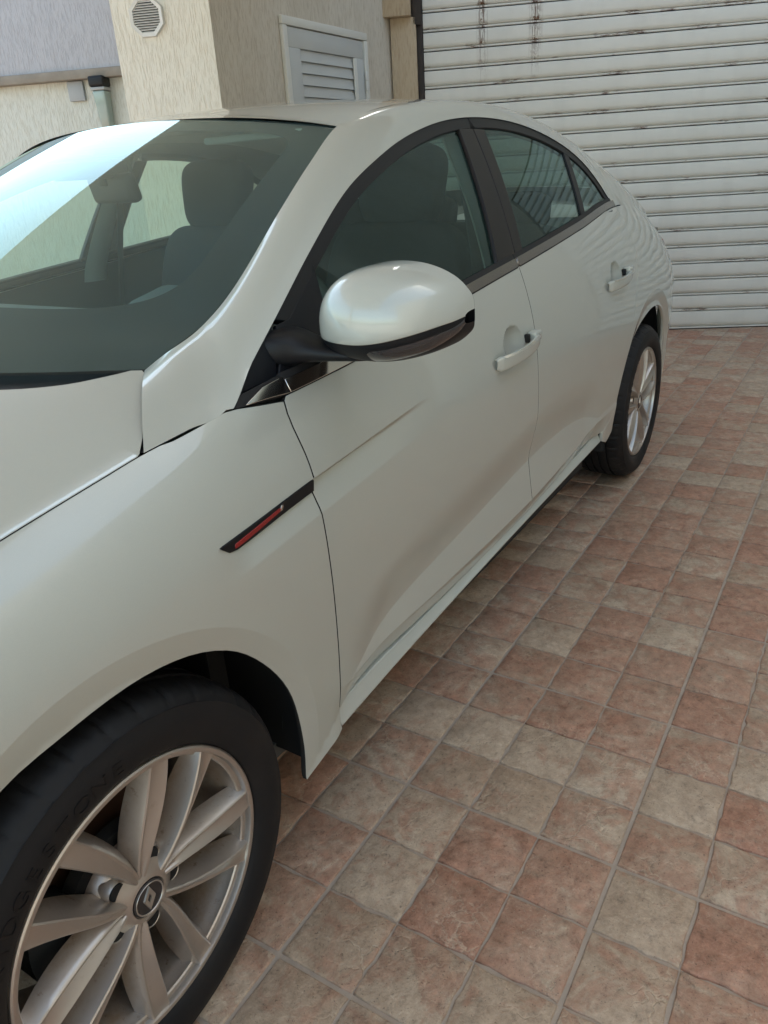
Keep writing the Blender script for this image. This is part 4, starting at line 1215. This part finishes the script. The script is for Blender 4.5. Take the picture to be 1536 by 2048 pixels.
for x in (0, 2.711):
    for sd in (1, -1):
        d = lathe("brake_disc", [(.05, .0), (.07, .0), (.072, .012), (.140, .012), (.140, .034), (.06, .034)], M['disc'], car, n=60)
        d.location = (x, sd*(WY+.085), TR); d.rotation_euler = (0, 0, 0 if sd > 0 else pi)
        bm = bmesh.new()
        for k in range(9):
            a = math.radians(150+k*9 if x == 0 else 20+k*9)
            mt = Matrix.Translation((0.128*math.cos(a), 0, .128*math.sin(a))) @ Matrix.Rotation(-a, 4, 'Y')
            box_bm(bm, (-.028, -.022+.0003*k, -.012), (.028, .055, .012), mt)
        cp_ = bm_obj("brake_caliper", bm, M['caliper'], car); cp_.location = (x, sd*(WY+.085), TR); cp_.rotation_euler = (0, 0, 0 if sd > 0 else pi)
        # arch liner: barrel and inner wall
        cx = ARF[0]+.004 if x == 0 else 2.68; R0 = .385 if x == 0 else .452
        A = np.zeros((46, 6, 3))
        for i in range(46):
            a = math.radians(-9+(198 if x == 0 else 196)*i/45)
            for j, (rr, yy) in enumerate(((R0-.004, -.868), (R0+.010, -.855), (R0+.012, -.80), (R0+.012, -.70), (R0+.006, -.58), (R0-.06, -.55))):
                A[i, j] = (cx+rr*math.cos(a), yy+(.035*max(0, math.cos(a)) if x > 0 else 0), .315+rr*math.sin(a))
        grid_obj("arch_liner", A, M['well'], car, side=sd, flip=True)
        bm = bmesh.new(); box_bm(bm, (cx-.44, -.552, .16), (cx+.44, -.53, .80)); o = bm_obj("arch_liner", bm, M['well'], car)
        if sd < 0: o.location.y = 2*.541

# ------------------------------------------------------------------ door mirrors
def side_mirror(sd, fd):
    ys = [-.828, -.838, -.855, -.88, -.915, -.95, -.985, -1.017, -1.042, -1.059, -1.070, -1.0755]
    zt = [1.040, 1.074, 1.099, 1.116, 1.1255, 1.128, 1.125, 1.1155, 1.102, 1.086, 1.070, 1.052]
    zb = [1.008, .998, .990, .984, .979, .9775, .980, .987, .996, 1.008, 1.020, 1.034]
    xf = [.620, .588, .562, .543, .529, .525, .531, .548, .570, .597, .624, .652]
    xb = [.652, .656, .660, .664, .669, .674, .679, .685, .690, .694, .696, .690]
    zc_cut = [1.0225, 1.0190, 1.018, 1.0175, 1.018, 1.019, 1.023, 1.0295, 1.036, 1.041, 1.044, 1.047]
    P = spline(np.array([ys, zt, zb, xf, xb, zc_cut]).T, 60)
    nphi = 19
    def sec(row, phi):
        y, t_, b_, f_, k_, c_ = row; zc0 = b_+(t_-b_)*.40
        cz = math.cos(phi); sz = max(math.sin(phi), 0)
        h = (t_-zc0) if cz > 0 else (zc0-b_)
        z_ = zc0+h*math.copysign(abs(cz)**.84, cz); x_ = k_-(k_-f_)*sz**(.64 if cz > 0 else .5)
        return x_, y, z_
    def phicut(row):
        lo, hi = 0.0, pi
        for _ in range(30):
            m_ = (lo+hi)/2
            if sec(row, m_)[2] > row[5]: lo = m_
            else: hi = m_
        return lo
    A = np.zeros((60, nphi+2, 3)); B = np.zeros((60, nphi, 3))
    for i, row in enumerate(P):
        pc = phicut(row)
        for j in range(nphi): A[i, j] = sec(row, pc*j/(nphi-1))
        p = A[i, nphi-1]; A[i, nphi] = p+np.array([.0018*min(1.0, (row[4]-row[3])/.13), 0, -.0012]); A[i, nphi+1] = p+np.array([.008*min(1.0, (row[4]-row[3])/.13)**2, 0, -.0012])
        for j in range(nphi):
            q = np.array(sec(row, pc+(pi-pc)*j/(nphi-1))); k = 1-.03
            q[0] = row[4]+(q[0]-row[4])*.965; q[2] = q[2]-.0015 if j else q[2]+.001
            B[i, j] = q
    cov = grid_obj("mirror_housing", A, M['paint'], car, side=sd, flip=True)
    low = grid_obj("mirror_lower_shell", B, M['black_plastic'], cov, side=sd, flip=True)
    # long smoked indicator lens on the outer half of the lower shell
    rows = [r for r in P if r[0] < -.955]
    C_ = np.zeros((len(rows), 7, 3))
    for i, row in enumerate(rows):
        pc = phicut(row)
        for j in range(7):
            f = .16+.40*j/6
            q = np.array(sec(row, pc+(pi-pc)*f)); e = .0022*math.sin(pi*j/6)**.4*min(1, i/3)
            q[0] = row[4]+(q[0]-row[4])*.965-e*.8; q[2] -= .0015+e*.6
            C_[i, j] = q
    grid_obj("indicator_lens", C_, M['orange_lens'], cov, side=sd, flip=True)
    # back plate and mirror glass
    bk = [((r[4]+.0005), r[0], sec(r, 0)[2]) for r in P]+[((r[4]+.0005), r[0], sec(r, pi)[2]) for r in P[::-1]]
    bm = bmesh.new(); bm.faces.new([bm.verts.new((x, sd*y, z)) for x, y, z in bk]); bm_obj("mirror_rim", bm, M['black_plastic'], cov)
    cen = np.mean(np.array(bk), 0); g = [cen+(np.array(q)-cen)*.9+np.array([.0015, 0, 0]) for q in bk]
    bm = bmesh.new(); bm.faces.new([bm.verts.new((x, sd*y, z)) for x, y, z in g]); bm_obj("mirror_glass", bm, M['mirror_glass'], cov)
    # arm to the sail panel
    st = [(.560, -.772, .998, .058, .034), (.566, -.795, .997, .050, .030), (.578, -.818, .994, .042, .0215), (.590, -.845, .991, .040, .0165), (.602, -.885, .989, .042, .0130), (.612, -.93, .988, .040, .0100), (.62, -.96, .988, .030, .006)]
    S_ = spline(np.array(st), 24); A = np.zeros((24, 21, 3))
    for i, (x, y, z, a, b) in enumerate(S_):
        for j in range(21):
            th = 2*pi*j/20; c_, s_ = math.cos(th), math.sin(th)
            A[i, j] = (x+a*math.copysign(abs(c_)**.8, c_), y, z+b*math.copysign(abs(s_)**.7, s_))
    grid_obj("mirror_arm", A, M['black_plastic'], cov, side=sd, flip=True)
side_mirror(1, None); side_mirror(-1, None)

# ------------------------------------------------------------------ body underneath, nose and tail
box("underbody", (.56, -.72, .150), (2.20, .72, .22), M['under'], car)
box("chassis_floor", (-.70, -.56, .168), (3.55, .56, .219), M["under"], car)
box("sill_floor", (.46, -.82, .221), (2.13, .82, .30), M["under"], car)
box("firewall", (.30, -.74, .22), (.34, .74, .90), M['under'], car)
box("engine_block", (-.45, -.52, .22), (.28, .52, .78), M['under'], car)
box("cabin_floor", (.345, -.78, .225), (2.6, .78, .26), M['cabin'], car)
box("boot_floor", (2.6, -.52, .225), (3.5, .52, .60), M['under'], car)
for sd in (1, -1):
    for x0, x1 in ((.42, .52), (2.25, 2.60)):
        pass
    A = np.zeros((24, 10, 3))
    for i in range(24):
        x = .40+(2.44-.40)*i/23
        for j in range(10):
            z = .24+(float(ZB(x))-.006-.24)*j/9
            A[i, j] = (x, -(float(S(x, min(z, 1.0)))-.045-.035*(1-j/9)), z)
    grid_obj("door_card", A, M['cabin'], car, side=sd, flip=False)
# nose (outside the picture)
def nose():
    n_ = 20; A = np.zeros((n_, 41, 3)); zz = np.linspace(.22, .70, n_-4)
    for i in range(n_):
        for j in range(41):
            v = -1+2*j/40; a = v*pi/2*.995
            if i < n_-4:
                z = zz[i]; yw = float(S(-.695, max(z, .35)))+.001
                ex = .19+.04*math.sin(pi*(z-.22)/.5)
                A[i, j] = (-.699-ex*max(math.cos(a), 0)**.8, yw*math.copysign(abs(math.sin(a))**.85, math.sin(a)), z)
            else:
                t = (i-(n_-5))/4.0; b_ = A[n_-5, j]
                ye = float(S(-.68, zE(-.68)))*math.copysign(abs(math.sin(a))**.85, math.sin(a))
                e = fH(np.array([-.683]), np.array([ye]))[0]-np.array([.002, 0, .001])
                p = b_*(1-t)+e*t; p[2] += .035*math.sin(pi*t)*max(math.cos(a), 0)**.5; A[i, j] = p
    grid_obj("front_bumper", A, PM, car)
    box("front_grille", (-.938, -.36, .42), (-.90, .36, .60), M['black_gloss'], car, bevel=.01)
    for sd in (1, -1):
        o = box("headlamp", (-.10, -.13, -.05), (.10, .13, .05), M['lens'], car, bevel=.03, seg=3); o.location = (-.775, sd*.63, .665); o.rotation_euler = (0, .1, sd*.85)
nose()
def tail():
    A = np.zeros((18, 33, 3)); zz = np.linspace(.24, .93, 18)
    for i, z in enumerate(zz):
        for j in range(33):
            v = -1+2*j/32; a = v*pi/2*.985
            ex = .07-.05*max(0, (z-.80)/.2)**2
            A[i, j] = (3.595+ex*max(math.cos(a), 0)**.6, .68*math.copysign(abs(math.sin(a))**.9, math.sin(a)), z)
    grid_obj("rear_bumper", A, PM, car, flip=True)
    for sd in (1, -1):
        panel("tail_lamp", [(3.36, .90), (3.50, .925), (3.60, .915), (3.60, .80), (3.50, .82)], lambda a, b: fS(a, b)+np.array([0, -.003, 0]), M['red_lens'], car, gap=0, step=(.02, .02), side=sd, flange=.01)
tail()

# ------------------------------------------------------------------ cabin
def extr(name, prof, y0, y1, mat, parent=None, bev=.012, n=1):
    bm = bmesh.new(); a = [bm.verts.new((x, y0, z)) for x, z in prof]; b = [bm.verts.new((x, y1, z)) for x, z in prof]
    bm.faces.new(a); bm.faces.new(b[::-1])
    for k in range(len(prof)): bm.faces.new((a[k], b[k], b[(k+1) % len(prof)], a[(k+1) % len(prof)]))
    return bm_obj(name, bm, mat, parent, smooth=40, bevel=(bev, 3))
db = extr("dashboard", [(.30, .93), (.34, .972), (.50, .985), (.72, 1.0), (.82, .992), (.86, .95), (.84, .80), (.78, .60), (.36, .55)], -.74, .74, M['dash'], car, bev=.018)
extr("instrument_hood", [(.66, .99), (.74, 1.030), (.84, 1.050), (.90, 1.040), (.895, .98), (.80, .94)], -.56, -.19, M['dash'], db, bev=.014)
extr("centre_console", [(.80, .30), (.80, .92), (.89, .90), (.98, .58), (1.35, .52), (1.75, .55), (1.75, .26)], -.13, .13, M['cabin'], car, bev=.02)
def torus(name, c, R, r, tilt, mat, parent):
    V, F = [], []; n, m_ = 56, 12
    for i in range(n):
        a = 2*pi*i/n
        for j in range(m_):
            b = 2*pi*j/m_; rr = R+r*math.cos(b); V.append((r*math.sin(b), rr*math.cos(a), rr*math.sin(a)))
    for i in range(n):
        for j in range(m_): F.append((i*m_+j, ((i+1) % n)*m_+j, ((i+1) % n)*m_+(j+1) % m_, i*m_+(j+1) % m_))
    o = mesh_obj(name, V, F, mat, parent, smooth=True); o.location = c; o.rotation_euler = (0, tilt, 0); return o
sw = torus("steering_wheel", (1.03, -.37, .875), .182, .0155, math.radians(24), M['cabin'], car)
for a in (0, pi, -pi/2):
    sp = box("wheel_spoke", (-.012, .02, -.016), (.006, .175, .016), M['cabin'], sw, bevel=.005); sp.rotation_euler = (a, 0, 0)
box("airbag_cover", (-.035, -.065, -.06), (.012, .065, .06), M['cabin'], sw, bevel=.02, seg=3)
def pad(name, c, half, rot, mat, parent, e=.35, taper=0.0, n=22, m_=18):
    """rounded cushion"""
    V, F = [], []
    for i in range(n+1):
        u = -pi/2+pi*i/n
        for j in range(m_*2):
            v = -pi+pi*j/m_
            cu, su, cv, sv = math.cos(u), math.sin(u), math.cos(v), math.sin(v)
            f = lambda t, k: math.copysign(abs(t)**k, t)
            z = half[2]*f(su, e); k = 1-taper*(z/half[2]) if half[2] else 1
            V.append((half[0]*f(cu, e)*f(cv, e), half[1]*f(cu, e)*f(sv, e)*k, z))
    for i in range(n):
        for j in range(m_*2): F.append((i*m_*2+j, i*m_*2+(j+1) % (m_*2), (i+1)*m_*2+(j+1) % (m_*2), (i+1)*m_*2+j))
    o = mesh_obj(name, V, F, mat, parent, smooth=True); o.location = c; o.rotation_euler = (0, rot, 0); return o
for sd in (1, -1):
    bk = pad("front_seat", (1.585, sd*.37, .80), (.065, .255, .33), math.radians(14), M['fabric'], car, taper=.12)
    c = pad("seat_cushion", (0, 0, 0), (.26, .25, .075), 0, M['fabric'], car); c.location = (1.28, sd*.37, .50)
    hrx = 1.675
    h = pad("headrest", (hrx, sd*.37, 1.215), (.052, .140, .118), math.radians(10), M['fabric'], car, e=.52, taper=-.10)
    for y in (-.06, .06): tube("headrest_post", [(hrx-.012, sd*.37+y, 1.05), (hrx-.002, sd*.37+y, 1.14)], .006, M['chrome'], h).parent = car
pad("rear_bench", (2.42, 0, .78), (.07, .66, .28), math.radians(18), M['fabric'], car)
pad("rear_cushion", (2.15, 0, .50), (.26, .66, .08), 0, M['fabric'], car)
for y in (-.40, 0, .40): pad("rear_headrest", (2.53, y, 1.09), (.045, .12, .065), math.radians(15), M['fabric'], car, e=.5)
box("parcel_shelf", (2.52, -.66, 1.005), (3.12, .66, 1.02), M['cabin'], car)
box("rear_bulkhead", (2.60, -.66, .26), (2.62, .66, 1.0), M['cabin'], car)
# inner B pillars, light trim
for sd in (1, -1):
    A = np.zeros((16, 7, 3))
    for i in range(16):
        t = i/15; z = .96+.39*t; xc = 1.425+.085*t; wdt = .050-.012*t
        for j in range(7):
            v = -1+2*j/6; y = -(float(G(xc, max(z, 1.0)))-.038-.022*(1-v*v))
            A[i, j] = (xc+wdt*v, y, z)
    grid_obj("centre_pillar_trim", A, M['cabin_light'], car, side=sd, flip=True)
mr = box("interior_mirror", (-.016, -.115, -.033), (.016, .115, .033), M['black_plastic'], car, bevel=.012, seg=3)
mr.location = (.915, -.005, 1.262); mr.rotation_euler = (0, math.radians(-12), math.radians(-17))
box("sensor_housing", (.78, -.06, 1.285), (.93, .06, 1.325), M['black_plastic'], car, bevel=.015)
box("mirror_stem", (.885, -.012, 1.268), (.91, .012, 1.33), M['black_plastic'], car, bevel=.004)
for sd in (1, -1):
    v = box("sun_visor", (1.03, -.16, -.008), (1.19, .13, .008), M['cabin_light'], car, bevel=.006); v.location = (0, sd*.34, 1.315); v.rotation_euler = (0, math.radians(-2), 0)
    sb = [(1.47, -sd*0, 0)]
    tube("seat_belt", [(1.50, -sd*.665, 1.22), (1.49, -sd*.70, 1.05), (1.47, -sd*.745, .75)], .020, M['cabin'], car, ry=.0015)
bpy.context.view_layer.update()
